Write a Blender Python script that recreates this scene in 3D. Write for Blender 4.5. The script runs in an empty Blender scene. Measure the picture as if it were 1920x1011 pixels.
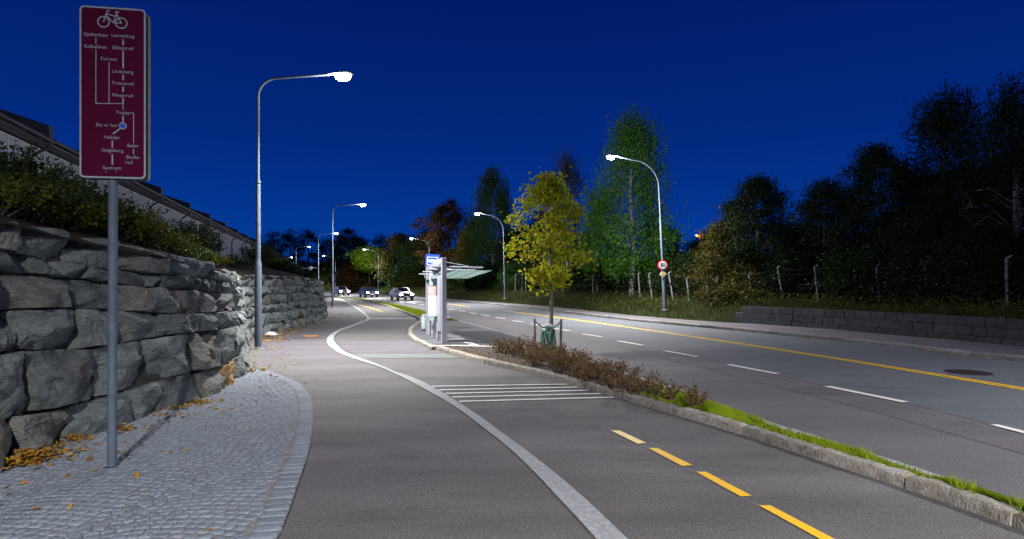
import bpy, bmesh, math, random
import numpy as np
from mathutils import Vector, Matrix, noise
from mathutils.geometry import tessellate_polygon
R = random.Random(7)
RN = np.random.RandomState(11)
rad = math.radians
C = bpy.context.scene.collection
SC = bpy.context.scene

# ------------------------------------------------------------------ camera, sky, exposure
HC = 1.85; F = 1100.0; HY = 533.0
cam = bpy.data.cameras.new("camera"); co = bpy.data.objects.new("camera", cam); C.objects.link(co)
co.location = (0, 0, HC); co.rotation_euler = (rad(90), 0, 0)
cam.sensor_width = 36; cam.lens = 36*F/1920; cam.shift_y = (HY-505.5)/1920
cam.clip_start = 0.1; cam.clip_end = 3000
SC.camera = co
SC.view_settings.view_transform = 'Standard'; SC.view_settings.look = 'None'
SC.view_settings.exposure = 0; SC.view_settings.gamma = 1
try:
    SC.cycles.max_bounces = 5; SC.cycles.sample_clamp_indirect = 4
    SC.cycles.transparent_max_bounces = 12
except Exception: pass

W = bpy.data.worlds.new("World"); SC.world = W; W.use_nodes = True
nt = W.node_tree; nt.nodes.clear()
def N(nt, t, **k):
    n = nt.nodes.new(t)
    for a, b in k.items(): setattr(n, a, b)
    return n
wo = N(nt, 'ShaderNodeOutputWorld'); bg = N(nt, 'ShaderNodeBackground')
tc = N(nt, 'ShaderNodeTexCoord'); sp = N(nt, 'ShaderNodeSeparateXYZ'); cr = N(nt, 'ShaderNodeValToRGB')
nt.links.new(tc.outputs['Generated'], sp.inputs[0]); nt.links.new(sp.outputs[2], cr.inputs[0])
e = cr.color_ramp.elements
e[0].position = 0.0; e[0].color = (0.0014, 0.058, 0.340, 1)
e[1].position = 1.0; e[1].color = (0.0006, 0.0085, 0.085, 1)
for p, c in ((.10, (.0009, .039, .290, 1)), (.22, (.0007, .022, .208, 1)), (.42, (.0006, .0125, .138, 1))):
    q = e.new(p); q.color = c
nt.links.new(cr.outputs[0], bg.inputs[0]); bg.inputs[1].default_value = 1.0
nt.links.new(bg.outputs[0], wo.inputs[0])

# ------------------------------------------------------------------ helpers
def G(px, py, z=0.0):
    Y = (HC-z)*F/(py-HY); return Vector(((px-960)/F*Y, Y, z))
def Pt(px, py, Y):
    return Vector(((px-960)/F*Y, Y, HC+(HY-py)/F*Y))
def tag(o, label=None, cat=None, group=None, kind=None):
    if label: o['label'] = label
    if cat: o['category'] = cat
    if group: o['group'] = group
    if kind: o['kind'] = kind
    return o
def empty(name, loc, rz=0.0):
    o = bpy.data.objects.new(name, None); C.objects.link(o); o.location = loc
    o.rotation_euler = (0, 0, rz); o.empty_display_size = .2
    return o
def link(name, me, mats, parent=None):
    if not isinstance(mats, (list, tuple)): mats = [mats]
    for m in mats: me.materials.append(m)
    o = bpy.data.objects.new(name, me); C.objects.link(o)
    if parent: o.parent = parent
    return o
def copy_tree(o, parent=None):
    c = o.copy(); C.objects.link(c)
    if parent: c.parent = parent
    for ch in list(o.children): copy_tree(ch, c)
    return c
class MB:
    """collects primitives into one mesh"""
    def __init__(s): s.v = []; s.f = []; s.m = []; s.cm = 0
    def add(s, vs, fs):
        b = len(s.v); s.v += [tuple(v) for v in vs]
        s.f += [tuple(i+b for i in f) for f in fs]; s.m += [s.cm]*len(fs)
    def box(s, c, d, rot=None, bev=0.0):
        bm = bmesh.new(); bmesh.ops.create_cube(bm, size=1)
        bmesh.ops.scale(bm, vec=d, verts=bm.verts)
        if bev > 0: bmesh.ops.bevel(bm, geom=bm.edges[:], offset=bev, segments=2, affect='EDGES', profile=.6)
        M = Matrix.Translation(c) @ (rot if rot is not None else Matrix.Identity(4))
        bm.transform(M); bm.verts.index_update()
        s.add([v.co for v in bm.verts], [[v.index for v in f.verts] for f in bm.faces]); bm.free()
    def tube(s, pts, rs, n=12, cap=True):
        pts = [Vector(p) for p in pts]
        if not isinstance(rs, (list, tuple)): rs = [rs]*len(pts)
        vs = []; prev = None
        for i, p in enumerate(pts):
            d = (pts[min(i+1, len(pts)-1)]-pts[max(i-1, 0)])
            if d.length < 1e-9: d = Vector((0, 0, 1))
            d.normalize()
            if prev is None:
                a = Vector((1, 0, 0)) if abs(d.x) < .8 else Vector((0, 1, 0))
                a = (a - d*a.dot(d)).normalized()
            else:
                a = (prev - d*prev.dot(d)).normalized()
            prev = a; b = d.cross(a)
            for k in range(n):
                t = 2*math.pi*k/n; vs.append(p+(a*math.cos(t)+b*math.sin(t))*rs[i])
        fs = []
        for i in range(len(pts)-1):
            for k in range(n):
                k2 = (k+1) % n; fs.append((i*n+k, i*n+k2, (i+1)*n+k2, (i+1)*n+k))
        if cap:
            fs.append(tuple(range(n-1, -1, -1))); fs.append(tuple((len(pts)-1)*n+k for k in range(n)))
        s.add(vs, fs)
    def lathe(s, prof, c=(0, 0, 0), n=24, M=None):
        vs = []; fs = []
        for (r, z) in prof:
            for k in range(n):
                t = 2*math.pi*k/n; vs.append(Vector((r*math.cos(t), r*math.sin(t), z)))
        for i in range(len(prof)-1):
            for k in range(n):
                k2 = (k+1) % n; fs.append((i*n+k, i*n+k2, (i+1)*n+k2, (i+1)*n+k))
        fs.append(tuple(range(n-1, -1, -1))); fs.append(tuple((len(prof)-1)*n+k for k in range(n)))
        if M is not None: vs = [M @ v for v in vs]
        s.add([v+Vector(c) for v in vs], fs)
    def poly(s, pts, z0, z1):
        """prism from 2-D outline"""
        pts = [Vector((p[0], p[1], 0)) for p in pts]; n = len(pts)
        ar = sum(pts[i].x*pts[(i+1) % n].y-pts[(i+1) % n].x*pts[i].y for i in range(n))
        if ar < 0: pts.reverse()
        tr = tessellate_polygon([pts])
        vs = [Vector((p.x, p.y, z1)) for p in pts]+[Vector((p.x, p.y, z0)) for p in pts]
        fs = []
        for t in tr:
            a, b, c = t; nz = (pts[b]-pts[a]).cross(pts[c]-pts[a]).z
            fs.append((a, b, c) if nz > 0 else (a, c, b))
        if abs(z1-z0) > 1e-6:
            for i in range(n):
                j = (i+1) % n; fs.append((i, n+i, n+j, j))
        s.add(vs, fs)
    def build(s, name, mats, parent=None, smooth=False, ang=None):
        me = bpy.data.meshes.new(name); me.from_pydata(s.v, [], s.f)
        if s.cm or any(s.m): me.polygons.foreach_set('material_index', s.m)
        if smooth:
            me.polygons.foreach_set('use_smooth', [True]*len(me.polygons))
            if ang is not None:
                try: me.set_sharp_from_angle(angle=rad(ang))
                except Exception: pass
        me.update()
        return link(name, me, mats, parent)
def npmesh(name, V, Fc, k, mats, parent=None, smooth=False, midx=None):
    """V (n,3), Fc (m,k) arrays"""
    me = bpy.data.meshes.new(name)
    me.vertices.add(len(V)); me.vertices.foreach_set('co', np.asarray(V, dtype=np.float32).ravel())
    me.loops.add(Fc.size); me.loops.foreach_set('vertex_index', Fc.astype(np.int32).ravel())
    me.polygons.add(len(Fc)); me.polygons.foreach_set('loop_start', np.arange(len(Fc), dtype=np.int32)*k)
    me.polygons.foreach_set('loop_total', np.full(len(Fc), k, dtype=np.int32))
    if midx is not None: me.polygons.foreach_set('material_index', midx.astype(np.int32))
    if smooth: me.polygons.foreach_set('use_smooth', np.ones(len(Fc), dtype=bool))
    me.update(calc_edges=True); me.validate()
    return link(name, me, mats, parent)
def spline(pts, step=0.3):
    """catmull-rom through points, resampled by arc length"""
    P = [Vector(p) for p in pts]; out = []
    for i in range(len(P)-1):
        p0 = P[max(i-1, 0)]; p1 = P[i]; p2 = P[i+1]; p3 = P[min(i+2, len(P)-1)]
        t0 = 0; t1 = t0+max((p1-p0).length, 1e-4)**.5; t2 = t1+max((p2-p1).length, 1e-4)**.5; t3 = t2+max((p3-p2).length, 1e-4)**.5
        n = max(2, int((p2-p1).length/step*2))
        for k in range(n):
            t = t1+(t2-t1)*k/n
            if i == 0 : A1 = p1
            else: A1 = p0*((t1-t)/(t1-t0))+p1*((t-t0)/(t1-t0))
            A2 = p1*((t2-t)/(t2-t1))+p2*((t-t1)/(t2-t1))
            A3 = p2 if i == len(P)-2 else p2*((t3-t)/(t3-t2))+p3*((t-t2)/(t3-t2))
            B1 = A2 if i == 0 else A1*((t2-t)/(t2-t0))+A2*((t-t0)/(t2-t0))
            B2 = A2 if i == len(P)-2 else A2*((t3-t)/(t3-t1))+A3*((t-t1)/(t3-t1))
            out.append(B1*((t2-t)/(t2-t1))+B2*((t-t1)/(t2-t1)))
    out.append(P[-1])
    return resample(out, step)
def resample(P, step=None, n=None):
    L = [0.0]
    for i in range(1, len(P)): L.append(L[-1]+(P[i]-P[i-1]).length)
    if n is None: n = max(2, int(L[-1]/step)+1)
    out = []; j = 0
    for k in range(n):
        s = L[-1]*k/(n-1)
        while j < len(P)-2 and L[j+1] < s: j += 1
        d = L[j+1]-L[j]; t = (s-L[j])/d if d > 1e-9 else 0
        out.append(P[j].lerp(P[j+1], min(max(t, 0), 1)))
    return out
def offset(P, d):
    """shift a polyline sideways; positive d = to the left of its direction"""
    out = []
    for i, p in enumerate(P):
        t = (P[min(i+1, len(P)-1)]-P[max(i-1, 0)]); t.z = 0; t.normalize()
        out.append(p+Vector((-t.y, t.x, 0))*d)
    return out
def ribbon(A, B, z, name, mat, **kw):
    n = max(len(A), len(B)); A = resample(A, n=n); B = resample(B, n=n)
    m = MB(); m.add([(p.x, p.y, z) for p in A]+[(p.x, p.y, z) for p in B],
                    [(i, i+1, n+i+1, n+i) for i in range(n-1)])
    o = m.build(name, mat); tag(o, **kw); return o
def upward(o):
    me = o.data
    bm = bmesh.new(); bm.from_mesh(me)
    for f in bm.faces:
        f.normal_update()
        if f.normal.z < 0: f.normal_flip()
    bm.to_mesh(me); bm.free(); return o

# ------------------------------------------------------------------ materials
def mat(name, col, rough=.6, metal=0, spec=.5, var=0.0, vscale=3.0, vcol=None, bump=0.0, bscale=30.0, emit=None, estr=0, detail=6, coat=0, island=0.0, trans=0.0, transcol=None):
    m = bpy.data.materials.new(name); m.use_nodes = True; nt = m.node_tree; nt.nodes.clear()
    out = N(nt, 'ShaderNodeOutputMaterial'); b = N(nt, 'ShaderNodeBsdfPrincipled')
    b.inputs['Roughness'].default_value = rough; b.inputs['Metallic'].default_value = metal
    b.inputs['Specular IOR Level'].default_value = spec
    b.inputs['Base Color'].default_value = (*col, 1)
    if coat: b.inputs['Coat Weight'].default_value = coat
    geo = N(nt, 'ShaderNodeNewGeometry'); tcc = N(nt, 'ShaderNodeTexCoord')
    colsock = None
    if var > 0 or vcol is not None:
        ns = N(nt, 'ShaderNodeTexNoise'); ns.inputs['Scale'].default_value = vscale; ns.inputs['Detail'].default_value = detail
        ns.inputs['Roughness'].default_value = .65
        nt.links.new(geo.outputs['Position'], ns.inputs['Vector'])
        rp = N(nt, 'ShaderNodeValToRGB'); rp.color_ramp.elements[0].position = .35; rp.color_ramp.elements[1].position = .68
        c2 = vcol if vcol is not None else tuple(min(1, c*(1+var)) for c in col)
        c1 = col if vcol is not None else tuple(c*(1-var) for c in col)
        rp.color_ramp.elements[0].color = (*c1, 1); rp.color_ramp.elements[1].color = (*c2, 1)
        nt.links.new(ns.outputs['Fac'], rp.inputs[0]); colsock = rp.outputs[0]
        nt.links.new(colsock, b.inputs['Base Color'])
    if island > 0:
        hv = N(nt, 'ShaderNodeHueSaturation'); mr = N(nt, 'ShaderNodeMapRange')
        mr.inputs['To Min'].default_value = 1-island; mr.inputs['To Max'].default_value = 1+island
        nt.links.new(geo.outputs['Random Per Island'], mr.inputs[0]); nt.links.new(mr.outputs[0], hv.inputs['Value'])
        if colsock is None:
            hv.inputs['Color'].default_value = (*col, 1)
        else: nt.links.new(colsock, hv.inputs['Color'])
        nt.links.new(hv.outputs[0], b.inputs['Base Color']); colsock = hv.outputs[0]
    if bump > 0:
        nb = N(nt, 'ShaderNodeTexNoise'); nb.inputs['Scale'].default_value = bscale; nb.inputs['Detail'].default_value = 8
        nt.links.new(geo.outputs['Position'], nb.inputs['Vector'])
        bp = N(nt, 'ShaderNodeBump'); bp.inputs['Strength'].default_value = bump; bp.inputs['Distance'].default_value = .02
        nt.links.new(nb.outputs['Fac'], bp.inputs['Height']); nt.links.new(bp.outputs[0], b.inputs['Normal'])
    if emit is not None:
        b.inputs['Emission Color'].default_value = (*emit, 1); b.inputs['Emission Strength'].default_value = estr
    sh = b.outputs[0]
    if trans > 0:
        tr = N(nt, 'ShaderNodeBsdfTranslucent'); mx = N(nt, 'ShaderNodeMixShader'); mx.inputs[0].default_value = trans
        if colsock is not None: nt.links.new(colsock, tr.inputs[0])
        else: tr.inputs[0].default_value = (*col, 1)
        nt.links.new(b.outputs[0], mx.inputs[1]); nt.links.new(tr.outputs[0], mx.inputs[2]); sh = mx.outputs[0]
    nt.links.new(sh, out.inputs[0])
    m['bsdf'] = b.name
    return m
def leafmat(name, cols, trans=.35, rough=.5):
    """per-leaf colour picked from a ramp"""
    m = bpy.data.materials.new(name); m.use_nodes = True; nt = m.node_tree; nt.nodes.clear()
    out = N(nt, 'ShaderNodeOutputMaterial'); b = N(nt, 'ShaderNodeBsdfPrincipled'); b.inputs['Roughness'].default_value = rough
    b.inputs['Specular IOR Level'].default_value = .08
    geo = N(nt, 'ShaderNodeNewGeometry'); rp = N(nt, 'ShaderNodeValToRGB')
    el = rp.color_ramp.elements
    for i, c in enumerate(cols):
        p = i/(len(cols)-1)
        if i == 0: el[0].position = 0; el[0].color = (*c, 1)
        elif i == len(cols)-1: el[-1].position = 1; el[-1].color = (*c, 1)
        else: q = el.new(p); q.color = (*c, 1)
    nt.links.new(geo.outputs['Random Per Island'], rp.inputs[0]); nt.links.new(rp.outputs[0], b.inputs['Base Color'])
    tr = N(nt, 'ShaderNodeBsdfTranslucent'); mx = N(nt, 'ShaderNodeMixShader'); mx.inputs[0].default_value = trans
    nt.links.new(rp.outputs[0], tr.inputs[0]); nt.links.new(b.outputs[0], mx.inputs[1]); nt.links.new(tr.outputs[0], mx.inputs[2])
    nt.links.new(mx.outputs[0], out.inputs[0]); return m
def asphalt(name, col, tint=(1, 1, 1), speck=.5, seed=0, patch=.25, wear=None):
    m = bpy.data.materials.new(name); m.use_nodes = True; nt = m.node_tree; nt.nodes.clear()
    out = N(nt, 'ShaderNodeOutputMaterial'); b = N(nt, 'ShaderNodeBsdfPrincipled')
    geo = N(nt, 'ShaderNodeNewGeometry'); mp = N(nt, 'ShaderNodeMapping'); mp.inputs['Location'].default_value = (seed*7.3, seed*3.1, 0)
    nt.links.new(geo.outputs['Position'], mp.inputs[0])
    mp2 = N(nt, 'ShaderNodeMapping'); mp2.inputs['Scale'].default_value = (.35, 1.2, 1); nt.links.new(mp.outputs[0], mp2.inputs[0])
    big = N(nt, 'ShaderNodeTexNoise'); big.inputs['Scale'].default_value = .9; big.inputs['Detail'].default_value = 7; big.inputs['Roughness'].default_value = .6
    nt.links.new(mp2.outputs[0], big.inputs['Vector'])
    fine = N(nt, 'ShaderNodeTexNoise'); fine.inputs['Scale'].default_value = 60; fine.inputs['Detail'].default_value = 6; fine.inputs['Roughness'].default_value = .75
    nt.links.new(mp.outputs[0], fine.inputs['Vector'])
    r1 = N(nt, 'ShaderNodeMapRange'); r1.inputs['From Min'].default_value = .3; r1.inputs['From Max'].default_value = .7
    r1.inputs['To Min'].default_value = 1-patch; r1.inputs['To Max'].default_value = 1+patch; nt.links.new(big.outputs['Fac'], r1.inputs[0])
    r2 = N(nt, 'ShaderNodeMapRange'); r2.inputs['From Min'].default_value = .35; r2.inputs['From Max'].default_value = .65
    r2.inputs['To Min'].default_value = 1-speck; r2.inputs['To Max'].default_value = 1+speck; nt.links.new(fine.outputs['Fac'], r2.inputs[0])
    mu = N(nt, 'ShaderNodeMath', operation='MULTIPLY'); nt.links.new(r1.outputs[0], mu.inputs[0]); nt.links.new(r2.outputs[0], mu.inputs[1])
    vm = N(nt, 'ShaderNodeVectorMath', operation='SCALE'); vm.inputs[0].default_value = tuple(c*t for c, t in zip(col, tint)); nt.links.new(mu.outputs[0], vm.inputs['Scale'])
    # dark stains and worn streaks with shapes of their own
    st = N(nt, 'ShaderNodeTexNoise'); st.inputs['Scale'].default_value = .55; st.inputs['Detail'].default_value = 9; st.inputs['Roughness'].default_value = .72; st.inputs['Distortion'].default_value = 1.2
    nt.links.new(mp2.outputs[0], st.inputs['Vector'])
    sr = N(nt, 'ShaderNodeMapRange'); sr.inputs['From Min'].default_value = .56; sr.inputs['From Max'].default_value = .68; sr.inputs['To Min'].default_value = 1; sr.inputs['To Max'].default_value = .72
    nt.links.new(st.outputs['Fac'], sr.inputs[0]); mu2 = N(nt, 'ShaderNodeMath', operation='MULTIPLY'); nt.links.new(mu.outputs[0], mu2.inputs[0]); nt.links.new(sr.outputs[0], mu2.inputs[1])
    nt.links.new(mu2.outputs[0], vm.inputs['Scale'])
    # pale aggregate chips
    vo = N(nt, 'ShaderNodeTexVoronoi'); vo.inputs['Scale'].default_value = 95; nt.links.new(mp.outputs[0], vo.inputs['Vector'])
    wn = N(nt, 'ShaderNodeSeparateColor'); nt.links.new(vo.outputs['Color'], wn.inputs[0])
    g1 = N(nt, 'ShaderNodeMath', operation='GREATER_THAN'); g1.inputs[1].default_value = .97; nt.links.new(wn.outputs[0], g1.inputs[0])
    l1 = N(nt, 'ShaderNodeMath', operation='LESS_THAN'); l1.inputs[1].default_value = .38; nt.links.new(vo.outputs['Distance'], l1.inputs[0])
    m3 = N(nt, 'ShaderNodeMath', operation='MULTIPLY'); nt.links.new(g1.outputs[0], m3.inputs[0]); nt.links.new(l1.outputs[0], m3.inputs[1])
    mx = N(nt, 'ShaderNodeMix', data_type='RGBA'); nt.links.new(m3.outputs[0], mx.inputs[0]); nt.links.new(vm.outputs[0], mx.inputs[6]); mx.inputs[7].default_value = (.26, .27, .28, 1)
    nt.links.new(mx.outputs[2], b.inputs['Base Color'])
    b.inputs['Roughness'].default_value = .82; b.inputs['Specular IOR Level'].default_value = .35
    bp = N(nt, 'ShaderNodeBump'); bp.inputs['Strength'].default_value = .3; bp.inputs['Distance'].default_value = .005
    nt.links.new(fine.outputs['Fac'], bp.inputs['Height']); nt.links.new(bp.outputs[0], b.inputs['Normal'])
    nt.links.new(b.outputs[0], out.inputs[0]); return m
def rockmat(name, c1, c2, c3, rust=.0):
    m = bpy.data.materials.new(name); m.use_nodes = True; nt = m.node_tree; nt.nodes.clear()
    out = N(nt, 'ShaderNodeOutputMaterial'); b = N(nt, 'ShaderNodeBsdfPrincipled')
    geo = N(nt, 'ShaderNodeNewGeometry'); oi = N(nt, 'ShaderNodeObjectInfo')
    mp = N(nt, 'ShaderNodeMapping'); mp.inputs['Rotation'].default_value = (.3, .5, .2); mp.inputs['Scale'].default_value = (1, 1, 2.6)
    nt.links.new(geo.outputs['Position'], mp.inputs[0])
    n1 = N(nt, 'ShaderNodeTexNoise'); n1.inputs['Scale'].default_value = 2.2; n1.inputs['Detail'].default_value = 9; n1.inputs['Roughness'].default_value = .7; n1.inputs['Distortion'].default_value = .8
    nt.links.new(mp.outputs[0], n1.inputs['Vector'])
    rp = N(nt, 'ShaderNodeValToRGB'); el = rp.color_ramp.elements
    el[0].position = .32; el[0].color = (*c1, 1); el[1].position = .7; el[1].color = (*c3, 1); q = el.new(.5); q.color = (*c2, 1)
    nt.links.new(n1.outputs['Fac'], rp.inputs[0])
    # thin pale scratches and veins
    n2 = N(nt, 'ShaderNodeTexNoise'); n2.inputs['Scale'].default_value = 7; n2.inputs['Detail'].default_value = 10; n2.inputs['Distortion'].default_value = 1.6
    nt.links.new(mp.outputs[0], n2.inputs['Vector'])
    rv = N(nt, 'ShaderNodeValToRGB'); ev = rv.color_ramp.elements
    ev[0].position = .49; ev[0].color = (0, 0, 0, 1); ev[1].position = .53; ev[1].color = (0, 0, 0, 1); q = ev.new(.508); q.color = (1, 1, 1, 1)
    nt.links.new(n2.outputs['Fac'], rv.inputs[0])
    ms = N(nt, 'ShaderNodeMath', operation='MULTIPLY'); ms.inputs[1].default_value = .3; nt.links.new(rv.outputs[0], ms.inputs[0])
    mx = N(nt, 'ShaderNodeMix', data_type='RGBA'); nt.links.new(ms.outputs[0], mx.inputs[0]); nt.links.new(rp.outputs[0], mx.inputs[6]); mx.inputs[7].default_value = (.42, .43, .42, 1)
    # warm ochre stains
    n3 = N(nt, 'ShaderNodeTexNoise'); n3.inputs['Scale'].default_value = 1.1; n3.inputs['Detail'].default_value = 5
    nt.links.new(geo.outputs['Position'], n3.inputs['Vector'])
    mr3 = N(nt, 'ShaderNodeMapRange'); mr3.inputs['From Min'].default_value = .55; mr3.inputs['From Max'].default_value = .75; mr3.inputs['To Max'].default_value = rust
    nt.links.new(n3.outputs['Fac'], mr3.inputs[0])
    mx2 = N(nt, 'ShaderNodeMix', data_type='RGBA'); nt.links.new(mr3.outputs[0], mx2.inputs[0]); nt.links.new(mx.outputs[2], mx2.inputs[6]); mx2.inputs[7].default_value = (.26, .19, .12, 1)
    hv = N(nt, 'ShaderNodeHueSaturation'); mr = N(nt, 'ShaderNodeMapRange'); mr.inputs['To Min'].default_value = .72; mr.inputs['To Max'].default_value = 1.25
    nt.links.new(oi.outputs['Random'], mr.inputs[0]); nt.links.new(mr.outputs[0], hv.inputs['Value']); nt.links.new(mx2.outputs[2], hv.inputs['Color'])
    nt.links.new(hv.outputs[0], b.inputs['Base Color']); b.inputs['Roughness'].default_value = .8; b.inputs['Specular IOR Level'].default_value = .3
    ad = N(nt, 'ShaderNodeMath', operation='ADD'); nt.links.new(n1.outputs['Fac'], ad.inputs[0]); nt.links.new(n2.outputs['Fac'], ad.inputs[1])
    bp = N(nt, 'ShaderNodeBump'); bp.inputs['Strength'].default_value = .9; bp.inputs['Distance'].default_value = .045
    nt.links.new(ad.outputs[0], bp.inputs['Height']); nt.links.new(bp.outputs[0], b.inputs['Normal'])
    nt.links.new(b.outputs[0], out.inputs[0]); return m

M = {}
M['soil'] = mat('dark_soil', (.030, .025, .022), 1.0, spec=.05, var=.4, vscale=4, bump=.8, bscale=12)
M['grassground'] = mat('grass_ground', (.014, .019, .006), 1.0, spec=.05, var=.5, vscale=2.5, bump=.8, bscale=14)
M['hill'] = mat('hill_ground', (.014, .018, .010), .95, var=.4, vscale=.6)
M['road'] = asphalt('road_asphalt', (.105, .100, .106), seed=1, speck=.6, patch=.18)
M['road2'] = asphalt('road_asphalt_bluish', (.088, .100, .114), seed=2, speck=.65, patch=.16)
M['road3'] = asphalt('road_asphalt_track', (.094, .089, .095), seed=3, speck=.6, patch=.2)
M['path'] = asphalt('path_asphalt', (.108, .104, .104), seed=4, speck=.6, patch=.28)
M['path_dark'] = asphalt('path_asphalt_dark', (.072, .073, .078), seed=5, speck=.3, patch=.15)
M['path_grey'] = asphalt('path_asphalt_grey', (.115, .125, .128), seed=6, speck=.3, patch=.15)
M['path_mauve'] = asphalt('path_asphalt_mauve', (.105, .098, .108), seed=7, speck=.3, patch=.2)
M['platform'] = asphalt('platform_asphalt', (.085, .088, .095), seed=8, speck=.3, patch=.2)
M['walk'] = asphalt('pavement_asphalt', (.10, .093, .103), seed=9, speck=.3, patch=.2)
M['granite'] = mat('granite_strip', (.30, .315, .325), .75, var=.28, vscale=28, bump=.35, bscale=70)
M['granite_pale'] = mat('granite_pale', (.46, .46, .46), .7, var=.2, vscale=25, bump=.3, bscale=70)
M['kerb'] = mat('kerb_granite', (.20, .165, .105), .85, vcol=(.36, .355, .335), vscale=13, bump=.9, bscale=45, island=.22)
M['kerb_far'] = mat('kerb_far', (.13, .135, .14), .85, vcol=(.24, .24, .24), vscale=14, bump=.6, bscale=35, island=.22)
M['joint'] = mat('joint_sand', (.20, .19, .175), .95, var=.35, vscale=18)
M['cobble'] = mat('cobble_granite', (.185, .218, .256), .8, var=.22, vscale=60, bump=.7, bscale=70, island=.13)
M['white'] = mat('white_paint', (.30, .30, .30), .6, vcol=(.66, .66, .64), vscale=26)
for _e, _p in zip(M['white'].node_tree.nodes['Color Ramp'].color_ramp.elements, (.30, .44)): _e.position = _p
M['yellow'] = mat('yellow_paint', (.35, .22, .06), .55, vcol=(.80, .48, .02), vscale=24)
for _e, _p in zip(M['yellow'].node_tree.nodes['Color Ramp'].color_ramp.elements, (.29, .42)): _e.position = _p
M['yellow_pale'] = mat('yellow_paint_worn', (.80, .60, .20), .55, var=.12, vscale=12)
M['galv'] = mat('galvanised_steel', (.085, .11, .145), .6, .05, spec=.15, var=.15, vscale=5)
M['galv_dull'] = mat('weathered_steel', (.16, .18, .20), .6, .1, var=.25, vscale=10)
M['alu'] = mat('painted_aluminium', (.33, .34, .40), .45, .1, var=.05, vscale=3)
M['dark_metal'] = mat('dark_metal', (.03, .032, .035), .5, .4)
M['lampglass'] = mat('lamp_glass', (.9, .9, .9), .3, emit=(1, .97, .86), estr=10)
M['orangeglass'] = mat('orange_lamp', (.9, .5, .1), .3, emit=(1, .42, .06), estr=9)
M['headlight'] = mat('headlight_glass', (.9, .9, .9), .3, emit=(.93, .95, 1), estr=60)
M['red_sign'] = mat('sign_red', (.064, .0012, .020), .6, spec=.08, var=.06, vscale=5)
M['sign_white'] = mat('sign_white', (.27, .31, .36), .6, spec=.1)
M['sign_blue'] = mat('sign_blue', (.02, .06, .48), .4)
M['sign_back'] = mat('sign_back_grey', (.14, .16, .15), .5, .3, var=.15, vscale=6)
M['pure_red'] = mat('speed_red', (.55, .015, .02), .4)
M['pure_white'] = mat('speed_white', (.72, .72, .72), .4)
M['black'] = mat('sign_black', (.012, .012, .014), .5)
M['yellow_sign'] = mat('priority_yellow', (.75, .42, .03), .45)
M['bark_birch'] = mat('birch_bark', (.05, .045, .04), .85, vcol=(.5, .5, .47), vscale=9, bump=.3, bscale=25)
M['bark'] = mat('brown_bark', (.06, .048, .036), .9, var=.4, vscale=14, bump=.8, bscale=30)
M['bark_young'] = mat('young_bark', (.19, .165, .12), .85, var=.35, vscale=25, bump=.4, bscale=40)
M['mulch'] = mat('bark_mulch', (.035, .028, .024), .95, vcol=(.11, .085, .07), vscale=30, bump=1, bscale=40)
M['chips'] = mat('mulch_chips', (.085, .065, .055), .95, island=.6)
M['stake'] = mat('weathered_wood', (.20, .19, .185), .85, var=.3, vscale=20, bump=.3, bscale=40)
M['strap'] = mat('tree_strap', (.14, .14, .13), .8)
M['greenbag'] = mat('green_plastic', (.008, .13, .06), .28, var=.25, vscale=9, bump=.25, bscale=12)
M['whiteplastic'] = mat('white_plastic', (.62, .64, .68), .45, var=.08, vscale=10, bump=.3, bscale=20)
M['housewall'] = mat('white_cladding', (.42, .45, .50), .7, var=.12, vscale=2)
M['roof'] = mat('dark_roof', (.022, .024, .028), .75, var=.3, vscale=5)
M['trim'] = mat('dark_trim', (.03, .032, .036), .6)
M['soffit'] = mat('soffit', (.20, .20, .20), .7)
M['block'] = mat('grey_blocks', (.016, .016, .021), .9, vcol=(.042, .042, .052), vscale=7, bump=.8, bscale=25, island=.25)
M['concrete'] = mat('concrete_post', (.15, .15, .16), .85, var=.25, vscale=12, bump=.3, bscale=40)
M['iron'] = mat('cast_iron', (.035, .025, .028), .6, .4, var=.4, vscale=20, bump=.4, bscale=60)
M['rust'] = mat('rusty_iron', (.42, .16, .04), .8, var=.35, vscale=18, bump=.5, bscale=50)
M['carpaint'] = mat('silver_carpaint', (.35, .36, .38), .3, .5, coat=.6)
M['cardark'] = mat('dark_carpaint', (.03, .035, .05), .3, .4, coat=.6)
M['carglass'] = mat('car_glass', (.01, .012, .015), .08)
M['tyre'] = mat('tyre_rubber', (.012, .012, .012), .85)
M['bin'] = mat('pale_bin_enamel', (.45, .56, .53), .4, var=.06, vscale=4)
M['rock'] = rockmat('wall_rock', (.060, .073, .074), (.118, .142, .140), (.185, .208, .202), .2)
M['rock_warm'] = rockmat('wall_rock_warm', (.075, .078, .070), (.135, .146, .132), (.195, .205, .19), .4)
M['rock_ochre'] = rockmat('wall_rock_ochre', (.20, .10, .035), (.36, .21, .07), (.40, .28, .13), .9)
M['rock_small'] = mat('gap_rubble', (.03, .031, .030), .95, var=.4, vscale=8, bump=1, bscale=15)
M['lf_maple'] = leafmat('maple_leaves', [(.16, .24, .012), (.30, .38, .018), (.52, .50, .02), (.38, .45, .03), (.56, .42, .03), (.20, .30, .02)], .42)
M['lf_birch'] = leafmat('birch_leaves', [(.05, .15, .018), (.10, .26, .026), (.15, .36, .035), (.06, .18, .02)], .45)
M['lf_birch_dim'] = leafmat('birch_leaves_deep', [(.035, .12, .014), (.07, .19, .022), (.11, .27, .03), (.04, .14, .016)], .42)  # darkened copy of the birch leaves: dim light on the tall birch put into colour
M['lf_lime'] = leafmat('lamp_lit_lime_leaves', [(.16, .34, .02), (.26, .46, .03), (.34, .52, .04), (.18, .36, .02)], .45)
M['lf_green'] = leafmat('green_leaves', [(.03, .075, .018), (.05, .12, .03), (.075, .15, .03), (.025, .065, .018)], .35)
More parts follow.
